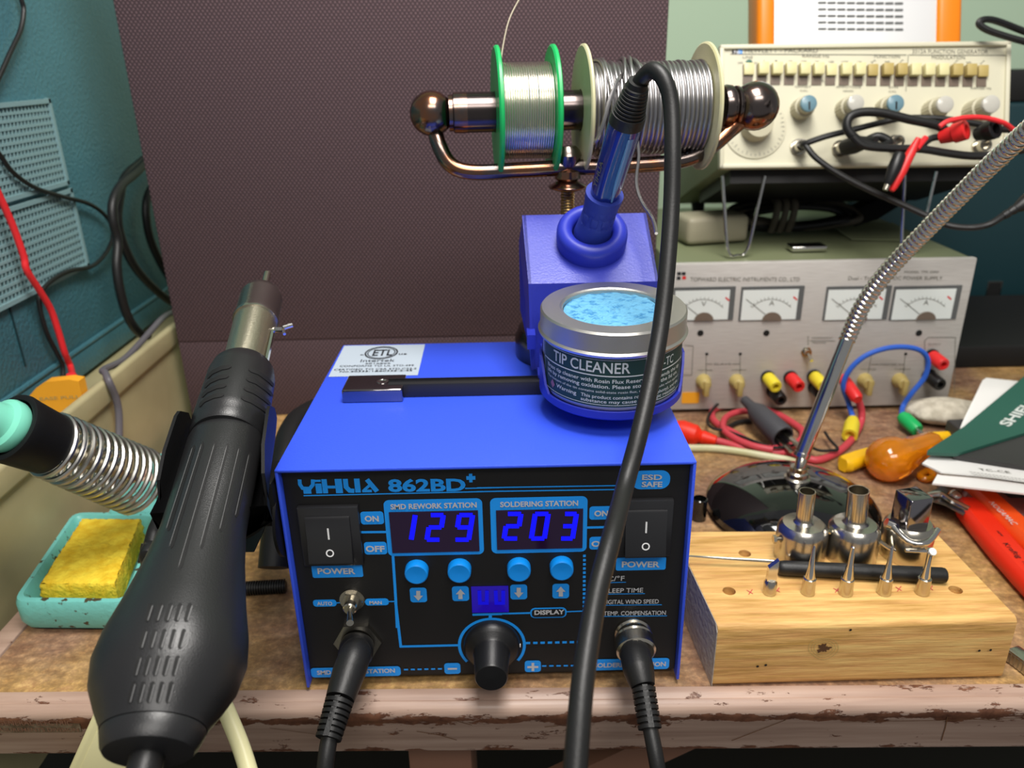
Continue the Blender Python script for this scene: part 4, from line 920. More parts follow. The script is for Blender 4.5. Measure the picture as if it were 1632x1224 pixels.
# ================================================================== CREAM POWER STRIP at the front edge
k0, k1 = py(192, 1128, -.0285), py(112, 1300, -.0285)
dd = (k1-k0).normalized(); ps = thing('power_strip', (k0+k1)/2, 'cream plastic power strip leaning on the bench front under the gun', 'power strip')
sx_ = (RT-dd*RT.dot(dd)).normalized(); nn = dd.cross(sx_); nn = nn if nn.dot(CAM-k0) > 0 else -nn
MB().box((k0+k1)/2+sx_*.010-nn*.006, (.020, (k1-k0).length/2, .008), sx_, dd, nn, bev=.003, seg=3).build('case', 'cream', ps)
MB().box((k0+k1)/2+sx_*.010+nn*.0021, (.015, (k1-k0).length/2-.007, .0005), sx_, dd, nn, bev=.0004).build('face_plate', 'cream', ps)
MB().tube([py(228, 1150, -.0270), pd(300, 1105, .328), pd(340, 1098, .324), pd(354, 1118, .320), pd(368, 1150, .314), pd(384, 1190, .308), pd(398, 1235, .302), ]+drop(pd(415, 1300, .296), -.13, .02), .0034, 14, 8).build('cord', 'cream', ps)
# ================================================================== POWER SUPPLY
yp = .328
psu = thing('power_supply', (.273, .46, 0), 'silver faced laboratory power supply with four needle meters', 'power supply')
xl_, xr_ = .146, .4025; zt_ = .137
MB().box(((xl_+xr_)/2, .46, .0705), ((xr_-xl_)/2-.001, .13, .0655), bev=.001).build('case', 'olive', psu)
fa = MB().box(((xl_+xr_)/2, yp+.003, .0705), ((xr_-xl_)/2, .003, .0665), bev=.0008).build('face', 'psuface', psu)
for x in (xl_+.02, xr_-.02):
    for yy in (.345, .56): MB().lathe([(0, .007), (.0055, .008)], (x, yy, 0), Z, 16).build('foot', 'rubber', psu)
P = Pl((0, yp, 0), X, Z)
cp = crop(1040, 300, 2.757)
k = MB(); ink = MB()
for x0, y0, m_ in ((108, 368, 'black_ink'), (128, 368, 'black_ink'), (106, 388, 'black_ink'), (130, 386, 'red')):
    MB().rr(P, *cp(x0, y0), *cp(x0+17, y0+14), 1, .0002).build('logo_square', m_, fa, flat=True)
def PT_(s, x0, x1, yb, cap, bold=0., yb1=None): (u0, v0), (u1, v1) = cp(x0, yb), cp(x1, yb1 or yb); k.text(P, s, u0, u1, v0, cap/2.757, bold, .0003, v1)
PT_('TOPWARD ELECTRIC INSTRUMENTS CO., LTD', 165, 645, 408, 18, 0.); PT_('Dual - Tracking', 858, 1015, 403, 17); PT_('DC POWER SUPPLY', 1058, 1272, 402, 16); PT_('MODEL TPS-4000', 1105, 1256, 372, 10)
PT_('SLAVE', 270, 345, 776, 9); PT_('MASTER', 1000, 1072, 778, 9); PT_('OUTPUT', 1210, 1265, 690, 9); PT_('INDEPENDENT', 700, 790, 660, 7); PT_('TRACKING', 700, 760, 682, 7)
PT_('VOLTAGE', 198, 262, 802, 7); PT_('CURRENT', 345, 412, 802, 7); PT_('VOLTAGE', 912, 980, 798, 7); PT_('CURRENT', 1062, 1132, 798, 7)
for pts in ([(235, 732), (235, 825)], [(384, 732), (384, 825)], [(235, 772), (262, 772)], [(350, 772), (384, 772)], [(962, 728), (945, 820)], [(1110, 732), (1100, 820)], [(960, 774), (995, 774)], [(1078, 774), (1106, 774)], [(683, 648), (683, 690)], [(690, 670), (800, 670)], [(1195, 790), (1195, 670), (1210, 655), (1330, 655), (1325, 900)], [(140, 690), (178, 692), (172, 820), (120, 820)]):
    k.line(P, [cp(*p) for p in pts], .9, .0003)
k.build('lettering', 'text', fa, flat=True)
hl = MB()
for x, y, r in ((210, 636, 14), (500, 636, 14), (1170, 636, 14), (238, 728, 7), (385, 728, 7), (965, 722, 7), (1112, 728, 7)): hl.disc(P, *cp(x, y), r/2.757, .0003)
hl.build('screw_holes', 'blackmatte', fa, flat=True)
for x0, x1, y0, y1, ch in ((90, 356, 436, 577, 'V'), (386, 656, 433, 576, 'A'), (758, 1036, 432, 575, 'V'), (1052, 1342, 431, 574, 'A')):
    (u0, v0), (u1, v1) = cp(x0, y0), cp(x1, y1)
    mt = MB().rr(P, u0-1, v0-1, u1+1, v1+1, 1, -.0001, d=.0009).build('meter', 'metershade', fa)
    fc = MB().rr(P, u0+2, v0+4, u1-8, v1, 0, .0010).build('dial', 'meter', mt, flat=True)
    cx = (x0+x1)/2; d = MB()
    arc = [(cx+118*sin(radians(a)), y1+28-118*cos(radians(a))) for a in range(-46, 47, 4)]
    d.line(P, [cp(*p) for p in arc], .8, .0012)
    for i, (x, y) in enumerate(arc[::2]): d.line(P, [cp(x, y), cp(x+(x-cx)*.09, y+(y-y1-28)*.09)], .7, .0012)
    (a0, b0), (a1, _) = cp(cx-11, y0+80), cp(cx+11, y0+80); d.text(P, ch, a0, a1, b0, 22/2.757, 0, .0012)
    d.line(P, [cp(cx-28, y1-24), cp(cx-112, y0+52)], .9, .0013); d.build('scale', 'text', fc, flat=True)
    rd = MB(); rd.line(P, [cp(cx+96, y0+42), cp(cx+112, y0+56)], 2.4, .0012); rd.build('red_zone', 'red', fc, flat=True)
    a0, b0 = P.ab(*cp(cx, y1+1)); r = P.ab(*cp(cx+42, y1))[0]-a0
    q = MB(); pl = [(r*cos(radians(a)), r*.86*sin(radians(a))) for a in range(0, 181, 15)]; q.prism(pl, P.pt(a0, b0, .0009), X, Z, -Y, .0012); q.build('pivot_cover', 'metercap', mt)
for x, y in ((222, 846), (368, 846), (930, 842), (1082, 842)):
    o_ = P.hit(*cp(x, y)); q = MB(); q.lathe([(0, .0066), (.003, .0066), (.0045, .0058), (.010, .0050), (.0108, .0042), (.011, 0)], o_, -Y, 20, cap=False)
    q.box(o_+V((.0006, -.009, -.003)), (.0023, .0045, .0072), bev=.0012); q.build('control_knob', 'tan', psu)
o_ = P.hit(*cp(675, 718)); q = MB(); q.lathe([(0, .0048), (.001, .0048)], o_, -Y, 6); q.lathe([(.001, .0032), (.005, .0030)], o_, -Y, 16); q.tube([o_+V((0, -.004, 0)), o_+V((.001, -.012, -.004))], [.0011, .0016], 10, 3); q.build('toggle_switch', 'nickel', psu)
def post(x, y, m_, dx=.006, L=.016, extra=False):
    o_ = P.hit(*cp(x, y)); A = V((.12, -1, -.12)).normalized()
    q = MB(); q.lathe([(0, .0062), (.0022, .0062)], o_, -Y, 20); b_ = q.build('binding_post', 'rubber', psu)
    pr = [(.002, .0050)]; 
    MB().lathe([(.0018, .0056), (.004, .0058), (L-.001, .0056), (L, .0050), (L, .0028), (L-.006, .0026), (L-.006, 0)], o_, A, 16, cap=False).build('post_cap', m_, b_)
for x, y, m_ in ((505, 830, 'yellowpost'), (605, 830, 'red'), (708, 825, 'yellowpost'), (1225, 735, 'red'), (1212, 822, 'black')): post(x, y, m_, L=.018)
for x, y in ((530, 890), (712, 872)): post(x, y, 'black', L=.017)
MB().rr(P, *cp(128, 896), *cp(205, 944), 2, .0002, d=.0004).build('orange_sticker', 'holster', fa)
# silver latch on top of the supply
o_ = pz(1290, 402, zt_)
q = MB(); q.box(o_+V((0, .008, .0028)), (.0155, .008, .0025), bev=.0015, seg=3); q.build('steel_clip', 'chrome', None, 'small shiny steel block lying on top of the power supply near its front edge', 'clip')
# ================================================================== FUNCTION GENERATOR on its wire bail
ta = radians(18); GO = V((.3022, .3445, .2126))              # bottom centre of the face
gW = V((0, sin(ta), cos(ta))); gN = V((0, -cos(ta), sin(ta))); gU = V((cos(.01), -sin(.01), -.006)).normalized()
P = Pl(GO, gU, gW)
al, bt_ = P.ab(1143, 264); a2, bt2 = P.ab(1152, 70); a3, b3 = P.ab(1613, 68); a4, b4 = P.ab(1603, 268)
w0, w1, hb, ht = (al+a2)/2, (a3+a4)/2, (bt_+b4)/2, (bt2+b3)/2
fg = thing('function_generator', GO, 'beige function generator tilted up on wire legs above the power supply', 'function generator')
D = .200
def gbox(a0, a1, b0, b1, n0, n1, bev=0): return MB().box(P.pt((a0+a1)/2, (b0+b1)/2, (n0+n1)/2), ((a1-a0)/2, (b1-b0)/2, (n1-n0)/2), P.U, P.W, P.N, bev)
gbox(w0+.001, w1-.001, hb+.001, ht-.001, -D, -.004, .001).build('case', 'olive', fg)
fm = gbox(w0, w1, hb, hb+.0035, -.006, .002, .0008)
for a in ((w0, w1, ht-.0035, ht), (w0, w0+.0035, hb, ht), (w1-.0035, w1, hb, ht)): fm.box(P.pt((a[0]+a[1])/2, (a[2]+a[3])/2, -.002), ((a[1]-a[0])/2, (a[3]-a[2])/2, .004), P.U, P.W, P.N, .0008)
fm.build('face_frame', 'beige', fg)
face = gbox(w0+.003, w1-.003, hb+.003, ht-.003, -.004, -.0005).build('face', 'beige', fg)
gbox(w0+.012, w1-.012, hb-.010, hb+.001, -.12, -.012).build('base_pan', 'panelblack', fg)
P0 = Pl(P.pt(0, 0, -.0005), P.U, P.W)
cg = crop(1040, 0, 2.757); k = MB()
def GT(s, x0, x1, yb, cap, bold=0., yb1=None): (u0, v0), (u1, v1) = cg(x0, yb), cg(x1, yb1 or yb); k.text(P0, s, u0, u1, v0, cap/2.757, bold, .0003, v1)
GT('HEWLETT - PACKARD', 410, 730, 236, 20, 0, 233); GT('3312A FUNCTION GENERATOR', 1145, 1478, 233, 19, 0, 232); GT('LINE', 400, 445, 262, 12); GT('OFF', 378, 400, 286, 9); GT('ON', 445, 465, 286, 9)
GT('RANGE Hz', 662, 780, 255, 13); GT('FUNCTION', 978, 1090, 254, 13); GT('MODULATION', 1230, 1376, 257, 15)
for s, x in (('.1', 487), ('1', 545), ('10', 608), ('100', 668), ('1K', 727), ('10K', 790), ('100K', 850), ('1M', 912)): GT(s, x-4*len(s), x+4*len(s)+(2 if len(s) == 1 else 0), 278, 10)
GT('OFFSET', 628, 700, 388, 9); GT('CAL', 650, 685, 405, 8); GT('AMPLITUDE', 808, 918, 388, 10); GT('VERNIER', 838, 885, 405, 8); GT('SYM', 1040, 1080, 388, 10); GT('CAL', 1040, 1075, 405, 8); GT('RANGE Hz', 1400, 1490, 388, 10)
GT('OUTPUT', 735, 808, 362, 9)
for pts in ([(345, 243), (1120, 240)], [(1130, 240), (1555, 238)], [(1127, 240), (1115, 400)]): k.line(P0, [cg(*p) for p in pts], 1., .0003)
for x, w_ in ((973, 0), (1035, 1), (1095, 2), (1335, 2), (1392, 1), (1452, 2)):
    k.line(P0, [cg(x-10+2*i, 270+6*sin(i*pi/5)*(1 if w_ == 0 else .6)+(4-i)*(1 if w_ == 2 else -.6 if w_ == 1 else 0)) for i in range(11)], .8, .0003)
# dial ring
cx, cy = cg(450, 562); 
for r0, r1 in ((49, 48),): k.disc(P0, cx, cy, r0, .0010, 48, r1)
for a in range(0, 360, 9): 
    r = 47; k.line(P0, [(cx+r*cos(radians(a)), cy+r*sin(radians(a))), (cx+(r-(6 if a % 27 == 0 else 3.4))*cos(radians(a)), cy+(r-(6 if a % 27 == 0 else 3.4))*sin(radians(a)))], .8, .0013)
k.build('lettering', 'text', face, flat=True)
a0, b0 = P0.ab(cx, cy); rk = P0.ab(cx+50, cy)[0]-a0
dl = MB().lathe([(0, rk), (.0010, rk), (.0012, rk*.98), (.0012, 0)], P0.pt(a0, b0), P.N, 56, cap=False).build('dial', 'beige', fg)
MB().lathe([(.001, .0125), (.010, .012), (.014, .011), (.0145, 0)], P0.pt(a0, b0), P.N, 36, cap=False).build('dial_knob', 'beigeknob', dl)
MB().rr(P0, *cg(353, 218), *cg(378, 244), 1, .0002).build('logo_tile', 'black_ink', face, flat=True); MB().rr(P0, *cg(379, 217), *cg(398, 243), 1, .0002).build('logo_tile', 'print', face, flat=True)
lg = MB(); (u0, v0), (u1, v1) = cg(362, 240), cg(390, 240); lg.text(P0, 'hp', u0, u1, v0, 18/2.757, .0, .0004); lg.build('logo_letters', 'white', face, flat=True)
MB().lathe([(0, .0028), (.001, .0024), (.0012, 0)], P0.hit(*cg(424, 276)), P.N, 16, cap=False).build('indicator', 'folder', fg)
pressed = {0: .002, 6: .001, 9: .001, 17: .001}
dark = {9, 10, 11, 15, 16, 17}
for i in range(18):
    x = 424+60.4*i; (u, v) = cg(x, 316); a, bb = P0.ab(u, v); 
    rs = MB().box(P0.pt(a-.0006, bb-.0030, .0003), (.0040, .0078, .0003), P.U, P.W, P.N).build('key_well_shade', 'metercap', face)  # dark plate below each key carries the shade under it
    dpt = .003 if i in pressed else .0062
    MB().box(P0.pt(a, bb+.001, dpt/2), (.0040, .0046, dpt/2), P.U, P.W, P.N, .0006).build('key', 'tan' if i in dark else 'key', fg)
for x, y, r, m_, L in ((690, 456, 37, 'bluecap', .019), (897, 452, 37, 'clear', .021), (1072, 452, 38, 'bluecap', .019), (1290, 455, 38, 'clear', .021), (1492, 452, 40, 'clear', .026)):
    (u, v) = cg(x, y); o_ = P0.hit(u, v, L); ba_, bb_ = P0.ab(u, v, L); rr2 = (P0.hit(u+r/2.757, v, L)-o_).length; base = P0.pt(ba_, bb_); 
    kb_ = MB(); n = 40
    kb_.loft([[base+P.N*h+(P.U*cos(2*pi*j/n)+P.W*sin(2*pi*j/n))*r_*(1 if j % 2 else .96) for j in range(n)] for h, r_ in ((0, rr2*1.3), (L*.55, rr2*1.25), (L*.58, rr2*1.02), (L*.92, rr2))])
    kb_ = kb_.build('knob', 'beigeknob', fg); MB().lathe([(L*.9, rr2), (L, rr2*.95), (L+.0006, rr2*.8), (L+.0003, 0)], base, P.N, 28, cap=False).build('knob_cap', m_, kb_)
    if m_ == 'bluecap': MB().box(base+P.N*(L+.0006)+P.W*-.002, (.0006, .003, .0004), P.U, P.W, P.N).build('pointer', 'black', kb_)
for x, y in ((655, 640), (840, 645), (1080, 620), (1462, 632)):
    o_ = P0.hit(*cg(x, y), .008); a, bb = P0.ab(*cg(x, y), .008)
    MB().lathe([(0, .0066), (.002, .0066), (.002, .0050), (.0095, .0048), (.0095, .0034), (.004, .0033), (.004, 0)], P0.pt(a, bb), P.N, 24, cap=False).build('coax_socket', 'nickel', fg)
# wire bails
for (uL, vL), (ua, va), (ub, vb_), (uR, vR) in (((1150, 292), (1160, 408), (1190, 406), (1218, 292)), ((1440, 290), (1436, 402), (1462, 400), (1490, 285))):
    f0, f1 = pz(ua, va, zt_+.0016), pz(ub, vb_, zt_+.0016); yb0 = f0.y+.006
    t0_, t1_ = py(uL, vL, yb0), py(uR, vR, yb0); zb = .204; t0_.z += .006; t1_.z += .006
    MB().tube([t0_, t0_*.6+f0*.4, t0_*.12+f0*.88, f0+V((.003, 0, 0)), (f0+f1)/2, f1-V((.003, 0, 0)), t1_*.12+f1*.88, t1_*.6+f1*.4, t1_], .0014, 10, 6).build('wire_bail', 'chrome', fg)
for s_ in (-1, 1): MB().lathe([(0, .007), (.0125, .006)], P.pt(s_*.09, hb, -D+.012), -P.W, 16).build('foot', 'rubber', fg)
# ================================================================== ORANGE ENDED RADIO on the generator
yb = .40; bl_, _ = P.ab(1190, 60); 
PR = Pl(P.pt(0, ht+.0004, -.050), P.U, P.W)
ra_, rb_ = PR.ab(1192, 30), PR.ab(1533, 30); ia, ib = PR.ab(1236, 30), PR.ab(1492, 30)
rad = thing('desk_radio', PR.pt((ra_[0]+rb_[0])/2, 0, -.04), 'silver fronted box with orange end pieces standing on the function generator', 'radio')
def rbox(a0, a1, b0, b1, n0, n1, bev=0): return MB().box(PR.pt((a0+a1)/2, (b0+b1)/2, (n0+n1)/2), ((a1-a0)/2, (b1-b0)/2, (n1-n0)/2), P.U, P.W, P.N, bev, 3)
rbox(ra_[0]+.008, ia[0], 0, .14, -.03, .003, .005).build('end_piece', 'orange', rad); rbox(ib[0], rb_[0], 0, .14, -.03, .003, .005).build('end_piece', 'orange', rad)
rbox(ia[0]-.001, ib[0]+.001, .001, .138, -.028, 0).build('front', 'silverface', rad)
q = MB()
for r in range(9):
    v = 47-10.4*r
    for i in range(9): u = 1304+15.3*i; q.rr(PR, u, v-2.4, u+13.4, v+1.4, 1, .0003)
q.build('speaker_slots', 'metershade', rad, flat=True)
# ================================================================== stuff between generator and supply
ad = pz(1118, 396, zt_)
q = MB().box(V((.2005, .415, zt_+.0128)), (.030, .018, .0125), V((.98, .2, 0)), V((-.2, .98, 0)), Z, bev=.005, seg=3)
q.build('mains_adapter', 'adapter', None, 'putty coloured plug adapter lying on the power supply at its left end', 'adapter')
bd_ = thing('cable_bundle', (.30, .47, zt_), 'dark bundle of coiled cords under the function generator', 'cable bundle')
for i in range(9):
    yy = .436+.006*(i % 3); x0, x1 = .235+.003*i, .33+.004*(i % 4); z0_ = zt_+.0045; z1_ = zt_+.024+.002*(i % 3)
    pts = [(x0, yy, z0_+.004+.004*(i % 2)), ((x0+x1)/2, yy+.004, z0_+.0005), (x1, yy+.002, z0_+.006), (x1+.008, yy+.01, (z0_+z1_)/2), (x1-.006, yy+.02, z1_-.004), ((x0+x1)/2, yy+.022, z1_-.002), (x0-.002, yy+.016, z1_-.006), (x0-.010, yy+.008, (z0_+z1_)/2)]
    MB().tube(pts, .0036, 10, 8, closed=True).build('cord_loop', 'bundle' if i % 2 else 'rubber', bd_)
for i in range(3):
    xx = .262+.008*i; MB().tube([(xx, .43, zt_+.004), (xx+.002, .426, zt_+.018), (xx+.004, .43, zt_+.030), (xx+.003, .44, zt_+.032)], .0034, 10, 8).build('cord_loop', 'bundle', bd_)
q = MB(); q.solid([(.345, .44, zt_+.005), (.365, .437, zt_+.012), (.392, .44, zt_+.028), (.396, .445, zt_+.033), (.37, .447, zt_+.030), (.352, .45, zt_+.020)], (0, .02, .0)); q.build('plug_tail', 'rubber', bd_)
rsl = MB(); 
for i in range(14): rsl.box((.36+.0006*i, .40+.012*i*.5, zt_+.0006), (.032, .0016, .0006), V((.97, -.2, 0)), V((.2, .97, 0)), Z)
rsl.build('vent_ribs', 'olive', psu)
# ================================================================== TEAL INSTRUMENT far right, black slab and box
yt = .6135; a, c = py(1358, 285, yt), py(1545, 506, yt); r2 = py(1632, 522, yt)
ti = thing('cabinet', (.62, .69, 0), 'dark blue green instrument cabinet standing behind the power supply at right', 'instrument')
MB().box(((a.x+.95)/2, yt+.07, .1215), ((.95-a.x)/2, .07, .1195), bev=.004, seg=3).build('body', 'tealdark', ti)
P = Pl((0, yt, 0), X, Z); (u0, v0), (u1, v1) = (1572, 448), (1595, 474)
fr_ = MB().rr(P, u0, v0, u1, v1, 1, 0, d=.0012).build('port_frame', 'steel', ti); MB().rr(P, u0+2, v0+2, u1-2, v1-2, 0, .0014).build('port_opening', 'blackmatte', fr_, flat=True)
MB().box(((a.x+.95)/2, yt-.001, .006), ((.95-a.x)/2, .003, .0035), bev=.001).build('base_lip', 'tealdark', ti)
MB().box((.60, .51, .012), (.185, .088, .0118), bev=.003).build('black_slab', 'blackmatte', None, 'flat black slab lying on the bench in front of the dark cabinet', 'case')  # plain black slab filling the bench area before the cabinet
yk = .62; a = py(1612, 112, yk); zq = a.z
MB().box((.85, yk+.03, (.2415+zq)/2), (.85-a.x, .03, (zq-.2415)/2), bev=.003).build('monitor_case', 'blackmatte', None, 'black box at the right edge on top of the dark cabinet', 'case')
# ================================================================== GENERATOR LEADS
def lead(name, pts, r, lab, m='rubber', cat='cable', parts=()):
    root = thing(name, pts[0], lab, cat); MB().tube(pts, r, 10, 8).build('cord', m, root)
    return root
PG = Pl(GO, gU, gW)
def pg(u, v, off): return PG.hit(u, v, off)
def cgp(x, y, off): u, v = 1040+x/2.757, y/2.757; return PG.hit(u, v, off)
l1 = lead('coax_lead', [cgp(655, 640, .008), cgp(668, 632, .018), cgp(760, 600, .022), cgp(860, 575, .022), cgp(980, 545, .024), cgp(1100, 520, .026), cgp(1250, 520, .03), cgp(1400, 540, .032), cgp(1560, 570, .034), cgp(1700, 560, .036)], .0024, 'black coaxial lead rising from the left output socket of the beige generator')
l2 = lead('coax_lead', [cgp(660, 650, .008), cgp(672, 640, .018), cgp(720, 695, .022), cgp(820, 765, .026), cgp(960, 838, .03), cgp(1100, 900, .034), cgp(1220, 955, .04), cgp(1300, 990, .05), cgp(1400, 1000, .055), cgp(1480, 985, .06), cgp(1545, 945, .06)], .0024, 'black lead sagging from the generator down across to the right edge')
q = MB(); a, c = cgp(1540, 950, .06), cgp(1640, 890, .06); q.lathe([(0, .0028), (.004, .0032), (.005, .0026), (.009, .0036), (.010, .003), (.014, .0045), (.020, .0062), (.034, .0075), (.036, .006)], a, c-a, 20); q.build('plug', 'rubber', l2)
l3 = thing('coax_lead', cgp(840, 645, .01), 'thick black lead in flat loops with a moulded plug in the second generator socket', 'cable')
q = MB(); a, c = cgp(845, 648, .008), cgp(935, 625, .026); q.lathe([(0, .0064), (.010, .0068), (.016, .0058), (.022, .004), (.03, .0026)], a, c-a, 20); q.build('moulded_plug', 'rubber', l3)
MB().tube([cgp(925, 628, .024), cgp(990, 600, .028), cgp(1040, 625, .03), cgp(1000, 645, .034), cgp(910, 620, .036), cgp(858, 570, .036), cgp(862, 520, .036), cgp(910, 495, .036), cgp(1000, 495, .037), cgp(1130, 525, .038), cgp(1260, 555, .038), cgp(1300, 600, .036)], .0034, 12, 8).build('cord', 'rubber', l3)
l4 = lead('coax_lead', [cgp(880, 600, .042), cgp(930, 640, .042), cgp(1050, 652, .042), cgp(1180, 655, .042), cgp(1290, 672, .042), cgp(1400, 685, .042), cgp(1500, 680, .043), cgp(1640, 655, .044)], .0030, 'black lead hanging in a shallow curve across the lower face of the beige generator')
# banana plugs and probe
def stack(name, u0, u1, m_, lab, off):
    root = thing(name, cgp(*u1, off), lab, 'plug'); a, c = cgp(*u0, off-.014), cgp(*u1, off)
    A = (c-a); L = A.length
    MB().lathe([(0, .0048), (L*.25, .0056), (L*.5, .0062), (L*.55, .0074), (L, .0074), (L+.0005, .0066), (L+.0005, .004), (L-.008, .0036), (L-.008, 0)], a, A, 24, cap=False).build('plug_body', m_, root); return root
r_ = stack('banana_plug', (1265, 605), (1378, 570), 'red', 'red banana plug with a hollow end in front of the generator face', .05)
MB().tube([cgp(1300, 600, .036), cgp(1235, 605, .036), cgp(1200, 625, .036), cgp(1180, 650, .036)], .0026, 10, 8).build('tail', 'rubber', r_)
b_ = stack('banana_plug', (1425, 590), (1508, 565), 'black', 'black banana plug beside the red one at the right end of the generator', .05)
MB().tube([cgp(1530, 568, .044), cgp(1580, 570, .044), cgp(1680, 572, .044)], .0026, 10, 8).build('tail', 'rubber', b_)
lead('test_lead', [cgp(1262, 556, .055), cgp(1300, 532, .056), cgp(1380, 516, .056), cgp(1460, 518, .056), cgp(1530, 535, .056), cgp(1562, 552, .054), cgp(1600, 585, .05)], .0018, 'thin red lead arching over the red and black banana plugs', 'redwire')
pb = thing('clip_probe', cgp(1090, 760, .05), 'black and red spring clip probe hanging below the generator leads', 'probe')
a, c = cgp(1090, 672, .05), cgp(1022, 835, .05)
q = MB(); d = c-a; q.lathe([(0, .0035), (.002, .0046), (d.length*.4, .0050), (d.length*.8, .0034), (d.length*.86, .0026)], a, d, 18); q.build('black_half', 'black', pb)
q = MB(); a2, c2_ = cgp(1135, 672, .047), cgp(1050, 838, .047); d2 = c2_-a2; q.lathe([(-.012, .002), (0, .0036), (d2.length*.5, .0040), (d2.length*.9, .003), (d2.length, .002)], a2, d2, 16); q.build('red_half', 'red', pb)
q = MB(); q.lathe([(d.length*.84, .0022), (d.length, .0020)], a, d, 14); q.build('metal_nose', 'nickel', pb)
q = MB(); q.tube([cgp(1160, 655, .046), cgp(1178, 632, .044), cgp(1200, 605, .042)], .0022, 10, 6); q.build('tail', 'redwire', pb)
# black cable loop at the top right
lead('hanging_cable', [pd(1680, 78, .62), pd(1632, 66, .62), pd(1600, 57, .62), pd(1572, 47, .62), pd(1560, 37, .62), pd(1570, 31, .62), pd(1590, 34, .625), pd(1632, 50, .63), pd(1690, 72, .63)], .0026, 'black cable loop entering at the upper right corner before the green wall')
# ================================================================== GOOSENECK LAMP
lc = V((.206, .160, 0))
lamp = thing('desk_lamp', lc, 'gooseneck desk lamp with a glossy black domed base and chrome neck', 'lamp')
MB().lathe([(.0002, .0555), (.004, .0580), (.008, .0578), (.0125, .0540), (.0185, .044), (.0235, .031), (.0265, .018), (.028, .008)], lc, Z, 64).build('base', 'blackgloss', lamp)
nb = V((lc.x+.000, lc.y, .026)); nb = pd(1271, 752, depth(lc+Z*.03)); nb.y = lc.y
q = MB(); q.lathe([(-.003, .0088), (.001, .0088), (.002, .0072), (.005, .0070), (.006, .0056), (.009, .0054)], V((nb.x, lc.y, .0275)), Z, 28); q.build('joint_washer', 'nickel', lamp)
J0 = V((nb.x, lc.y, .034))
e0 = pd(1277, 728, depth(J0)+.001); e1 = pd(1352, 536, depth(J0)-.012)
MB().lathe([(0, .0056), (.003, .0056), (.0032, .0049), ((e1-e0).length, .0049)], e0, e1-e0, 28).build('stem', 'chrome', lamp)
MB().tube([J0-V((0, 0, .004)), J0+V((.001, 0, .003)), e0+(e1-e0)*.05], .0038, 12, 6).build('swivel', 'nickel', lamp)
dE = depth(e1)
gk = [e1-(e1-e0).normalized()*.004, e1, pd(1372, 492, dE-.008), pd(1400, 450, dE-.018), pd(1436, 408, dE-.032), pd(1480, 363, dE-.050), pd(1530, 312, dE-.072), pd(1580, 262, dE-.095), pd(1632, 214, dE-.118), pd(1690, 160, dE-.14), pd(1740, 80, dE-.16), pd(1760, -20, dE-.175)]
g_ = MB(); pts = []
for i in range(len(gk)-1):
    for t in range(8):
        t /= 8; a, b__, c, d = gk[max(i-1, 0)], gk[i], gk[i+1], gk[min(i+2, len(gk)-1)]
        pts.append(.5*((2*b__)+(c-a)*t+(2*a-5*b__+4*c-d)*t*t+(3*b__-a-3*c+d)*t**3))
pts.append(gk[-1])
# resample to even rings and ripple the radius
seg_ = [0]
for i in range(1, len(pts)): seg_.append(seg_[-1]+(pts[i]-pts[i-1]).length)
tot = seg_[-1]; nr = int(tot/.0011); P_, R_ = [], []; j = 0
for i in range(nr+1):
    s_ = tot*i/nr
    while j < len(seg_)-2 and seg_[j+1] < s_: j += 1
    f = (s_-seg_[j])/max(1e-9, seg_[j+1]-seg_[j]); P_.append(pts[j]+(pts[j+1]-pts[j])*f); R_.append(.0056 if i % 3 else .0048)
g_.sweep(P_, R_, 20); g_.build('gooseneck', 'chrome', lamp, ang=60)
hd_ = gk[-1]; 
MB().lathe([(-.01, .010), (.0, .016), (.03, .022), (.06, .040), (.062, .041), (.06, .039), (.03, .020), (.0, .014)], hd_, V((.05, -.75, -.55)), 36, cap=False).build('shade', 'blackgloss', lamp)
lead('flat_cord', [pz(1060, 712, .0032), pz(1100, 714, .0032), pz(1140, 715, .0032), pz(1180, 720, .0032), pz(1220, 727, .0032), pz(1258, 734, .0032), pz(1275, 742, .004)], .0030, 'white cord running along the bench to the lamp base', 'ivory')
# ================================================================== WOOD BLOCK, tips and nozzles
cs = [V((.1115, -.0022, 0)), V((.2597, -.0010, 0)), V((.2575, .0790, 0)), V((.1062, .0842, 0))]
bw = thing('wood_block', V((.183, .04, 0)), 'yellow pine block holding soldering tips and nozzles right of the station', 'wood block')
H = .038
bm = bmesh.new(); vb = [bm.verts.new(c+Z*z) for z in (.0001, H) for c in cs]
for f in ((3, 2, 1, 0), (4, 5, 6, 7), (0, 1, 5, 4), (1, 2, 6, 5), (2, 3, 7, 6), (3, 0, 4, 7)): bm.faces.new([vb[i] for i in f])
bmesh.ops.bevel(bm, geom=[e for e in bm.edges if abs(e.verts[0].co.z-e.verts[1].co.z) < 1e-6 and abs((e.verts[0].co-e.verts[1].co).normalized().x) > .9], offset=.0032, segments=4, affect='EDGES', profile=.5)
wbm = MB().bm(bm)
holes = [pz(1162, 942, H), pz(1187, 882, H), pz(1523, 940, H)]
wb = wbm.build('block', 'wood', bw)
ct = MB()
for h in holes: ct.lathe([(-.006, .0034), (.004, .0034)], h, Z, 24)
cto = ct.build('cutter', 'wood', bw); md = wb.modifiers.new('b', 'BOOLEAN'); md.object = cto; md.operation = 'DIFFERENCE'; md.solver = 'EXACT'
dg = bpy.context.evaluated_depsgraph_get(); dg.update(); nm_ = bpy.data.meshes.new_from_object(wb.evaluated_get(dg)); wb.modifiers.clear(); wb.data = nm_; bpy.data.objects.remove(cto)
nm_.name = 'block'; nm_.polygons.foreach_set('use_smooth', [True]*len(nm_.polygons)); nm_.set_sharp_from_angle(angle=radians(30))
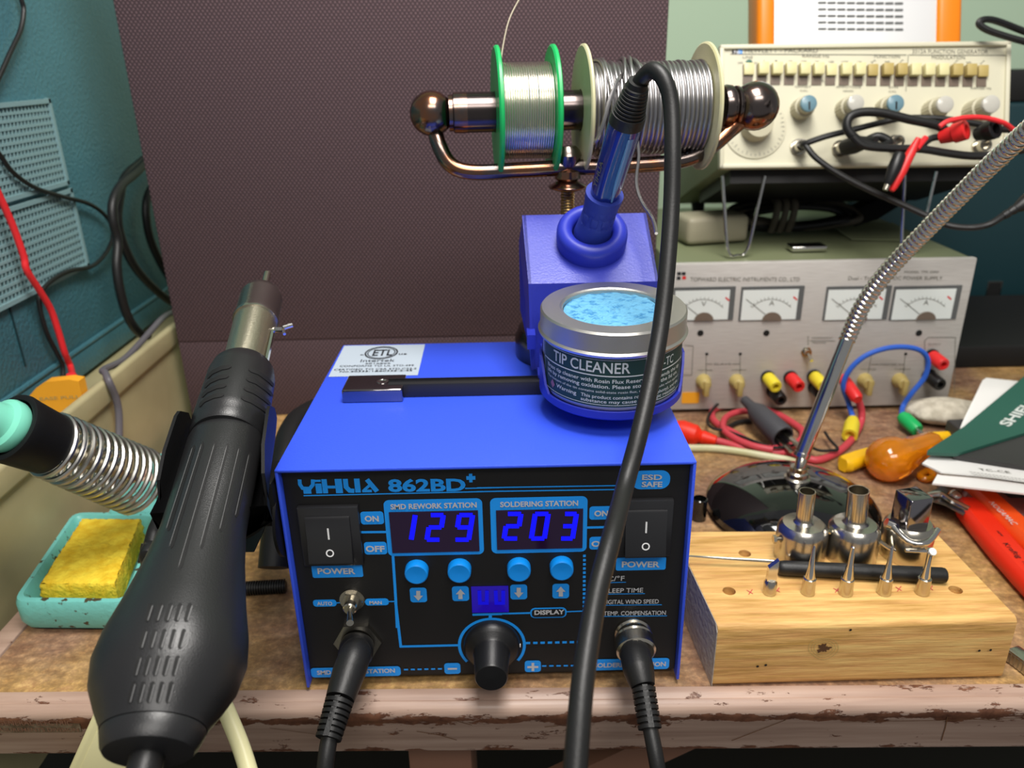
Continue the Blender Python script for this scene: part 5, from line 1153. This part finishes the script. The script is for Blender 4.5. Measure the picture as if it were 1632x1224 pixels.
MB().solid([cs[0]+V((-.0004, 0, .0004)), cs[0]+V((-.0004, 0, H-.0034)), cs[0]+V((-.0004, .003, H-.0003)), cs[3]+V((-.0004, -.003, H-.0003)), cs[3]+V((-.0004, 0, H-.0034)), cs[3]+V((-.0004, 0, .0004))], (.0003, 0, 0)).build('sawn_end', 'endgrain', bw)
PF = Pl((0, -.0019, 0), X, Z)
kk = MB(); a, bb = PF.ab(1312, 1032)
for s_, r in ((1, .0040),):
    pl = [(a+r*(.72+.14*sin(5*t+1)+.16*sin(3*t+2)+.12*sin(11*t))*cos(t), bb+r*.85*(.72+.14*sin(5*t+1)+.16*sin(3*t+2)+.12*sin(11*t))*sin(t)) for t in [2*pi*i/60 for i in range(60)]]; kk.add([PF.pt(a, bb, .0005)]+[PF.pt(x, y, .0005) for x, y in pl], [(0, 1+i, 1+(i+1) % 60) for i in range(60)])
kr_ = MB()
for f in (1.45, 1.85, 2.3): kr_.line(PF, [(1312+f*9*1.15*cos(t), 1032-f*9*.8*sin(t)*(1+.1*sin(3*t))) for t in [2*pi*i/40 for i in range(40)]], .8, .0005, True)
kr_.build('knot_rings', 'tan', bw, flat=True)
if True: pass
kk.build('knot', 'knot', bw, flat=True)
ps_ = MB()
for u, v in ((1207, 1061), (1220, 1059), (1560, 1036), (1578, 1035), (1355, 1003)): ps_.disc(PF, u, v, 2.2, .0005)
ps_.build('staple_holes', 'blackmatte', bw, flat=True)
PTp = Pl((0, 0, H), X, Y); rm = MB()
for u, v in ((1195, 944), (1238, 941), (1333, 941), (1432, 939), (1482, 938)):
    rm.line(PTp, [(u-5, v-3), (u, v), (u+5, v+3)], 1.3, .0003); rm.line(PTp, [(u+4, v-4), (u-2, v+4)], 1.1, .0003)
rm.build('red_pen_marks', 'redcable', bw, flat=True)
def onH(u, v): return pz(u, v, H)
# hot air nozzles
def nozzle(u, v, tu, tv, rt, lab, rb=.0135):
    o_ = onH(u, v); root = thing('hot_air_nozzle', o_, lab, 'nozzle', 'hot air nozzles on the wood block'); h1_ = .0215
    tp = py(tu, tv, o_.y); ht_ = tp.z-H; A = (V((tp.x, o_.y, tp.z))-(o_+Z*h1_)).normalized(); A = V((A.x*.6, 0, 1)).normalized()
    MB().lathe([(.0002, rb), (h1_-.005, rb), (h1_-.002, rb*.95), (h1_, rb*.8), (h1_+.0006, rt*1.25), (h1_+.002, rt)], o_, Z, 48).build('body', 'steel', root)
    MB().lathe([(0, rt), (ht_-h1_, rt), (ht_-h1_, rt*.88), (ht_-h1_-.012, rt*.86), (ht_-h1_-.012, 0)], o_+Z*h1_, A, 32, cap=False).build('tube', 'nickel', root)
    return root, o_
n1_, o1 = nozzle(1273, 886, 1286, 783, .0044, 'round steel nozzle with the narrow tube, left end of the nozzle row')
q = MB(); q.tube([o1+V((-.0132, -.002, .013)), o1+V((-.0162, -.003, .0132))], .0012, 10, 2); q.lathe([(0, .0024), (.0016, .0024)], o1+V((-.0150, -.0025, .013)), -X, 6); q.tube([o1+V((-.0155, -.003, .015)), o1+V((-.0155, -.003, .011))], .0009, 8, 2); q.build('clamp_screw', 'nickel', n1_)
n2_, o2 = nozzle(1354, 886, 1366, 781, .0056, 'round steel nozzle with the wider tube, middle of the nozzle row', .0138)
q = MB(); q.tube([o2+V((.012, -.004, .013)), o2+V((.017, -.006, .0095)), o2+V((.021, -.007, .008))], .0012, 10, 4); q.tube([o2+V((-.0138, -.002, .017)), o2+V((-.0148, -.002, .018))], .0012, 8, 2); q.build('clamp_screw', 'nickel', n2_)
o3 = onH(1440, 882); n3_ = thing('hot_air_nozzle', o3, 'steel nozzle with the square chimney, right end of the nozzle row', 'nozzle', 'hot air nozzles on the wood block')
MB().lathe([(.0002, .0135), (.016, .0135), (.019, .0128), (.021, .011), (.0212, 0)], o3, Z, 48, cap=False).build('body', 'nickel', n3_)
q = MB(); c_ = o3+V((.0018, -.001, .0)); q.box(c_+V((-.003, 0, .0285)), (.0068, .0068, .0105), V((.97, .22, 0)), V((-.22, .97, 0)), Z, .0009, 3); q.build('square_chimney', 'polished', n3_)
q = MB(); q.tube([o3+V((-.0125, -.004, .022)), o3+V((-.006, -.0125, .0165)), o3+V((.003, -.0140, .0165)), o3+V((.0125, -.006, .019))], .0017, 12, 8); q.tube([o3+V((-.007, -.0128, .011)), o3+V((.004, -.0142, .011))], .0011, 10, 4); q.tube([o3+V((-.0148, -.003, .0225)), o3+V((-.0108, -.004, .021))], .0026, 12, 3); q.build('clamp_band', 'chrome', n3_)
# soldering tips standing in drilled holes
def tip(u, v, tu, tv, kind, lab):
    o_ = onH(u, v); root = thing('soldering_tip', o_, lab, 'soldering tip', 'soldering tips standing on the wood block'); tp = py(tu, tv, o_.y); h = tp.z-H; A = Z
    if kind == 'knife':
        MB().lathe([(.0002, .0034), (.0068, .0034), (.0074, .0030), (.0084, .0026), (.0084, 0)], o_, A, 24, cap=False).build('shank', 'nickel', root)
        q = MB(); q.solid([o_+V((-.0024, -.0014, .0075)), o_+V((.0024, -.0014, .0075)), o_+V((.0026, -.0014, h)), o_+V((-.0022, -.0014, h-.0045))], (0, .0028, 0)); q.build('knife_blade', 'chrome', root); return
    MB().lathe([(.0002, .0036), (.0085, .0033), (.0092, .0033), (.0096, .0029), (.0096, 0)], o_, A, 6 if False else 24, cap=False).build('shank', 'nickel', root)
    if kind == 'cone': pr = [(.0094, .0026), (.0105, .0026), (.016, .0017), (h-.001, .0006), (h, .0002)]
    elif kind == 'blunt': pr = [(.0094, .0028), (.0105, .0028), (.019, .0015), (h-.0005, .0010), (h, .0006)]
    elif kind == 'thin': pr = [(.0094, .0026), (.0105, .0026), (.018, .0013), (h-.001, .0006), (h, .0002)]
    else: pr = [(.0094, .0024), (.0105, .0024), (.017, .0015), (h-.004, .0016), (h-.0015, .0019)]
    MB().lathe(pr, o_, A, 24).build('point', 'chrome', root)
    if kind == 'hoof': MB().lathe([(-.001, .0016), (.0008, .0020), (.0014, .0019), (.0016, .0012), (.0016, 0)], o_+Z*(h-.0026)+V((0, -.0006, 0)), (.1, -.7, .7), 20, cap=False).build('tinned_face', 'meter', root)
tip(1226, 945, 1222, 892, 'knife', 'knife blade soldering tip at the left end of the tip row')
tip(1287, 945, 1294, 870, 'cone', 'sharp conical soldering tip second from the left in the tip row')
tip(1347, 946, 1355, 871, 'blunt', 'blunt conical soldering tip in the middle of the tip row')
tip(1408, 945, 1418, 870, 'thin', 'slender soldering tip second from the right in the tip row')
tip(1469, 945, 1478, 872, 'hoof', 'soldering tip with a bright white slanted end at the right end of the row')
rp0, rp1 = pz(1240, 905, H+.0042), pz(1508, 917, H+.0042)
pen = thing('pickup_tool', rp0, 'black rod lying behind the row of soldering tips with a thin wire end', 'pick tool')
rL = (rp1-rp0).length
MB().lathe([(0, .0030), (.001, .0038), (.003, .0041), (rL-.002, .0041), (rL-.0006, .0038), (rL, .0030)], rp0, rp1-rp0, 24).build('rod', 'rubber', pen)
w0_, w1_ = pz(1237, 894, H+.004), pz(1095, 886, H+.006)
q = MB(); q.tube([rp0+V((.001, .001, .001)), w0_, (w0_+w1_)/2+V((0, .0002, 0)), w1_], .0005, 8, 4); q.tube([rp0+V((.001, 0, 0)), w0_+V((0, -.0012, -.0004)), (w0_+w1_)/2+V((0, -.0010, 0)), w1_], .0005, 8, 4); q.build('wire_end', 'steel', pen)
# ================================================================== RIGHT SIDE: pliers, papers, folder, screwdriver
def slab(pix, z, th, name, m, lab=None, cat=None, parent=None, group=None):
    return MB().solid([pz(u, v, z+th) if not isinstance(z, (list, tuple)) else pz(u, v, zz+th) for (u, v), zz in zip(pix, z if isinstance(z, (list, tuple)) else [z]*len(pix))], (0, 0, -th)).build(name, m, parent, lab, cat, group)
pl_ = thing('pliers', pz(1560, 860, 0), 'pliers with bright red grips lying right of the wood block', 'pliers')
def grip(mb, pts, ws, z, h):
    rings = []
    for i, (p, w_) in enumerate(zip(pts, ws)):
        a = pts[max(i-1, 0)]; c = pts[min(i+1, len(pts)-1)]; t = (pz(*c, z)-pz(*a, z)).normalized(); s_ = V((-t.y, t.x, 0)); o_ = pz(*p, z)
        rings.append([o_+s_*w_*cos(2*pi*j/20)+Z*h*(max(-1, min(1, 1.3*sin(2*pi*j/20)))) for j in range(20)])
    return mb.loft(rings)
q = grip(MB(), [(1540, 806), (1546, 814), (1570, 842), (1600, 878), (1640, 922), (1700, 985), (1740, 1020)], [.0065, .0092, .0098, .0098, .0098, .0095, .007], .0075, .0068); g1 = q.build('grip', 'redgrip', pl_)
PGp = Pl((0, 0, .0145), X, Y); t = MB(); (au, av), (bu, bv) = (1590, 852), (1630, 886)
o_ = pz(1585, 846, .01465); e_ = pz(1648, 908, .01465); du = (e_-o_); L_ = du.length; du.normalize(); dv = Z.cross(du)
for s_, f0, w_, yy, c_ in (('new', 0, .006, .001, .0024), ('Kraftig', .33, .016, -.0026, .0036), ('1000 V', .8, .010, -.0022, .0026)):
    vs, fs = glyphs(s_, 0); t.add([o_+du*(L_*f0+w_*x)+dv*(yy+c_*y) for x, y in vs], fs)
t.build('lettering', 'blackmatte', g1, flat=True)
q = MB(); q.loft([[pz(u, v, z) for z, (u, v) in ((.002, a), (.002, b__), (.012, b__), (.012, a))] for a, b__ in (((1548, 805), (1535, 822)), ((1520, 782), (1506, 806)), ((1500, 775), (1486, 800)), ((1480, 785), (1474, 796)))]); q.sphere(pz(1522, 792, .012), .0052); q.build('steel_head', 'steel', pl_)
q = MB(); a, c = pz(1478, 790, .0135), pz(1545, 812, .0135); q.tube([a, pz(1500, 788, .0142), pz(1520, 800, .014), c], .0022, 10, 6); q.build('jaw', 'chrome', pl_)
cu_ = thing('cable_cutter', pz(1600, 810, 0), 'orange gripped hand tool lying behind the red pliers under the papers', 'hand tool')
q = grip(MB(), [(1548, 776), (1556, 784), (1580, 806), (1610, 834), (1650, 872), (1700, 915)], [.006, .0085, .009, .009, .009, .008], .0095, .0070); g2 = q.build('grip', 'orangegrip', cu_)
o_ = pz(1580, 800, .01665); e_ = pz(1618, 836, .01665); du = (e_-o_); L_ = du.length; du.normalize(); dv = Z.cross(du); vs, fs = glyphs('NOGAMAC', .0); t = MB(); t.add([o_+du*L_*x+dv*(-.002+.0042*y) for x, y in vs], fs); t.build('lettering', 'offwhite', g2, flat=True)
MB().box(pz(1530, 775, .009), (.014, .006, .005), V((.8, -.6, 0)), V((.6, .8, 0)), Z, .002).build('steel_head', 'steel', cu_)
MB().box(pz(1612, 805, .006), (.03, .018, .0055), V((.8, -.6, 0)), V((.6, .8, 0)), Z, .004, 3).build('plastic_bag', 'pink', None, 'dusty pink translucent packet lying beneath the orange gripped tool', 'packet')
slab([(1470, 738), (1486, 724), (1560, 731), (1660, 748), (1760, 765), (1760, 800), (1632, 766), (1560, 757), (1500, 752)], .0345, .0012, 'paper_sheet', 'paper', 'white sheet with printed lines lying topmost of the loose papers at right', 'paper')
slab([(1486, 770), (1494, 756), (1560, 760), (1640, 772), (1760, 790), (1760, 830), (1632, 786), (1550, 777)], .0315, .0012, 'paper_sheet', 'paper', 'white sheet poking out under the printed sheet at right', 'paper')
tx = MB(); PP = Pl((0, 0, .0359), X, Y); tx.text(PP, 'TC-CE', 1562, 1612, 750, 4, 0, .0002, 755)
for i in range(3): tx.dash(PP, (1545+3*i, 752+3*i), (1700, 774+3*i), 26, 1.2, .0002, .7)
tx.build('lettering', 'text', bpy.data.objects['paper_sheet'], flat=True)
bk = thing('notebook', pz(1600, 720, .0358), 'charcoal covered notebook lying on the white papers at right', 'notebook')
slab([(1520, 726), (1632, 693), (1800, 640), (1800, 790), (1640, 744), (1580, 735)], .0362, .003, 'cover', 'charcoal', parent=bk)
fo = thing('folder', pz(1580, 690, .040), 'dark green folder with pale lettering lying on the charcoal notebook', 'folder')
slab([(1478, 721), (1478, 718), (1536, 680), (1632, 600), (1760, 500), (1790, 640), (1632, 690), (1524, 723)], .0396, .0022, 'cover', 'folder', parent=fo)
o_ = pz(1608, 680, .0422); e_ = pz(1655, 640, .0422); du = (e_-o_); L_ = du.length; du.normalize(); dv = Z.cross(du); vs, fs = glyphs('SHIELD', .03); t = MB(); t.add([o_+du*L_*1.1*x+dv*(.0075*y) for x, y in vs], fs); t.build('lettering', 'offwhite', fo, flat=True)
slab([(1530, 682), (1536, 668), (1566, 606), (1572, 602), (1628, 608), (1642, 612), (1600, 640), (1545, 684)], [.036, .036, .030, .030, .030, .030, .034, .036], .0008, 'paper_sheet', 'paper', 'white sheet leaning out from behind the green folder', 'paper')
MB().box(pz(1660, 735, .015), (.05, .045, .0148), bev=.002).build('closed_box', 'charcoal', None, 'low dark box carrying the papers at the right edge', 'box')
# amber screwdriver over a yellow tool
yt_ = thing('yellow_tool', pz(1440, 720, 0), 'flat yellow plastic tool with a round end beneath the amber screwdriver handle', 'tool')
ya_, yb__ = pz(1348, 738, .006), pz(1526, 697, .012)
q = grip(MB(), [(1343, 741), (1348, 739), (1370, 731), (1410, 720), (1440, 712), (1472, 704)], [.004, .0075, .0072, .0072, .007, .006], .0068, .0052); q.build('body', 'yellow', yt_)
q = MB(); a = pz(1478, 700, .016); c = pz(1529, 697, .0165); q.tube([pz(1468, 706, .010), a, (a+c)/2, c], [.005, .0052, .0055, .0055], 18, 4); q.lathe([(0, .0086), (.003, .0088), (.0034, .007), (.0030, .0016), (.0010, .0014), (.001, 0)], c+V((.001, 0, 0)), V((.35, -.9, -.15)), 24, cap=False); q.build('ring_end', 'yellow', yt_)
sd = thing('screwdriver', pz(1432, 735, 0), 'translucent amber screwdriver handle lying on the bench behind the lamp', 'screwdriver')
a, c = pz(1392, 742, .0145), pz(1492, 704, .021); A = c-a; L_ = A.length; q = MB(); n = 36; U, W, A_ = frame(A)
pr = [(0, .005), (.002, .0105), (.006, .0143), (.012, .0166), (.020, .0166), (.028, .0140), (.036, .0112), (.048, .0100), (L_-.004, .0092), (L_, .007)]
q.loft([[a+A_*h+(U*cos(2*pi*j/n)+W*sin(2*pi*j/n))*r*(1-(.0 if h < .024 else .07)*(1 if j % 6 < 2 else 0)) for j in range(n)] for h, r in pr]); q.build('handle', 'amber', sd)
MB().box(pz(1424, 732, .0295)+V((0, 0, .001)), (.0001, .0001, .0001)) if False else None
MB().tube([a, a-A_*.02, a-A_*.03], .0025, 10, 2).build('shaft', 'steel', sd) if False else None
# pumice lump, stack of small items
q = MB(); cpos = (pz(1500, 672, 0)); rows = []
for i in range(9):
    t = i/8; rows.append([cpos+V((.034*sin(pi*(.12+.76*t))*cos(2*pi*j/28)*(1+.06*sin(5*2*pi*j/28+t)+.07*sin(3*2*pi*j/28+1)), .020*sin(pi*(.12+.76*t))*sin(2*pi*j/28)*(1+random.uniform(-.06, .06)), .0003+.020*t)) for j in range(28)])
q.loft(rows); q.build('pumice_lump', 'rock', None, 'rough off white lump beside the green plug at the foot of the power supply', 'stone', ang=80)
# ================================================================== TEST LEADS on the bench
ct_ = crop(1070, 620, 4.945)
def bz_(L, z): return [pz(*ct_(*p), z if not isinstance(z, list) else z[i]) for i, p in enumerate(L)]
rd_ = thing('test_lead', pz(1150, 700, 0), 'red test lead coiled on the bench with an orange red boot by the station', 'cable')
MB().tube(bz_([(350, 405), (440, 430), (560, 465), (800, 500), (960, 505), (1120, 560), (1250, 530), (1360, 460), (1440, 370), (1490, 270), (1500, 190), (1485, 120), (1465, 70)], [.004, .0035, .003, .003, .003, .003, .003, .003, .003, .005, .012, .020, .026]), .0030, 12, 8).build('cord', 'redcable', rd_)
MB().tube(bz_([(620, 120), (500, 125), (400, 135), (325, 175), (330, 240), (400, 300), (500, 350), (620, 420), (780, 470), (930, 450), (1020, 400), (1030, 330), (960, 270), (850, 205), (740, 160)], .0032), .0030, 12, 8).build('cord', 'redcable', rd_)
MB().tube(bz_([(640, 175), (540, 178), (450, 210), (410, 260), (420, 330), (520, 400), (650, 450), (800, 480)], .0078), .0028, 12, 8).build('cord', 'redcable', rd_)
a, c = pz(*ct_(30, 320), .009), pz(*ct_(355, 408), .005); L_ = (c-a).length
MB().lathe([(0, .008), (L_*.15, .0095), (L_*.5, .0085), (L_*.62, .0050), (L_*.66, .0058), (L_*.98, .0040), (L_, .003)], a, c-a, 24).build('boot', 'redgrip', rd_)
a = PL_ = py(1343, 602, yp-.012); c = pz(*ct_(1470, 85), .028); L_ = (c-a).length
MB().lathe([(0, .0045), (L_*.2, .0052), (L_*.9, .0052), (L_, .0038)], a, c-a, 20).build('plug', 'red', rd_)
bk_ = thing('test_lead', pz(1220, 680, 0), 'thin black lead coiled with the red one and ending in a grey alligator boot', 'cable')
MB().tube(bz_([(570, 95), (480, 85), (380, 110), (310, 180), (285, 260), (330, 310), (430, 330), (560, 375), (700, 430), (820, 462), (950, 445), (1040, 420), (1150, 480), (1260, 485), (1310, 470), (1250, 400), (1210, 340)], .0085), .0012, 8, 8).build('cord', 'rubber', bk_)
MB().tube(bz_([(640, 250), (540, 260), (470, 290), (440, 310)], .0024), .0022, 8, 8).build('cord', 'rubber', bk_)
a, c = pz(*ct_(575, 85), .022), pz(*ct_(880, 380), .0125); L_ = (c-a).length
MB().lathe([(0, .0040), (L_*.2, .0046), (L_*.35, .0085), (L_*.6, .0096), (L_*.97, .0102), (L_, .0096), (L_, .0082), (L_*.85, .0075), (L_*.85, 0)], a, c-a, 28, cap=False).build('alligator_boot', 'greyboot', bk_)
d_ = (c-a).normalized(); q = MB()
for s_ in (-1, 1): q.box(c+d_*.006+Z*.002*s_+V((.003*s_, 0, 0)), (.0022, .012, .0008), d_.cross(Z).normalized(), d_, d_.cross(Z).cross(d_), .0004)
q.build('alligator_jaw', 'nickel', bk_)
bw_ = thing('patch_lead', pz(1400, 650, 0), 'blue patch lead arching in front of the power supply with yellow and green plugs', 'cable')
cp_ = crop(1040, 300, 2.757)
bl2 = [(890, 1010, .012), (860, 940, .035), (838, 870, .045), (865, 800, .055), (930, 740, .07), (1020, 705, .08), (1110, 698, .08), (1180, 715, .078), (1210, 760, .07), (1195, 830, .055), (1140, 900, .035), (1100, 960, .02), (1095, 1010, .011)]
def bp_(x, y, dy): u, v = cp_(x, y); return py(u, v, yp-.022-dy*0)
MB().tube([pz(*cp_(885, 1025), .009)]+[py(*cp_(x, y), yp-.026) for x, y, _ in bl2[1:-1]]+[pz(*cp_(1095, 1005), .012)], .0022, 10, 8).build('cord', 'bluewire', bw_)
a, c = pz(*cp_(880, 1018), .010), pz(*cp_(866, 1088), .0065); L_ = (c-a).length; MB().lathe([(0, .0045), (L_*.3, .0062), (L_, .0062), (L_, .004), (L_*.8, 0)], a, c-a, 20, cap=False).build('yellow_plug', 'yellowpost', bw_)
a, c = pz(*cp_(1095, 1000), .012), pz(*cp_(1165, 1065), .007); L_ = (c-a).length; MB().lathe([(0, .0045), (L_*.2, .0060), (L_*.85, .0058), (L_, .005)], a, c-a, 20).build('green_plug', 'greenplastic', bw_)
MB().lathe([(L_, .0024), (L_+.005, .0022), (L_+.006, .001)], a, c-a, 14).build('plug_pin', 'chrome', bw_)
# small things near the block
o_ = pz(1118, 812, 0); MB().lathe([(.0002, .0052), (.016, .0052), (.0165, .0044), (.012, .0040), (.012, 0)], V((.1405, .155, 0)), Z, 24, cap=False).build('black_cap', 'blackgloss', None, 'small glossy black cap standing between station and lamp base', 'cap')
a, c = pz(1612, 1040, .004), pz(1672, 1085, .004); d_ = (c-a).normalized(); s_ = Z.cross(d_)
q = MB(); q.box((a+c)/2, ((c-a).length/2, .004, .0038), d_, s_, Z, .0006)
for i in range(9): q.box(a+d_*(.002+(c-a).length*i/9)-s_*.0042, (.0007, .0004, .0030), d_, s_, Z)
q.build('steel_file', 'steel', None, 'ribbed steel bar end lying at the right edge beside the wood block', 'bar')
MB().tube([pz(1466, 758, .003), pz(1476, 764, .003), pz(1488, 760, .003), pz(1480, 750, .003)], .0026, 10, 6, closed=True).build('amber_ring', 'amber', None, 'small amber ring lying before the loose papers', 'ring')
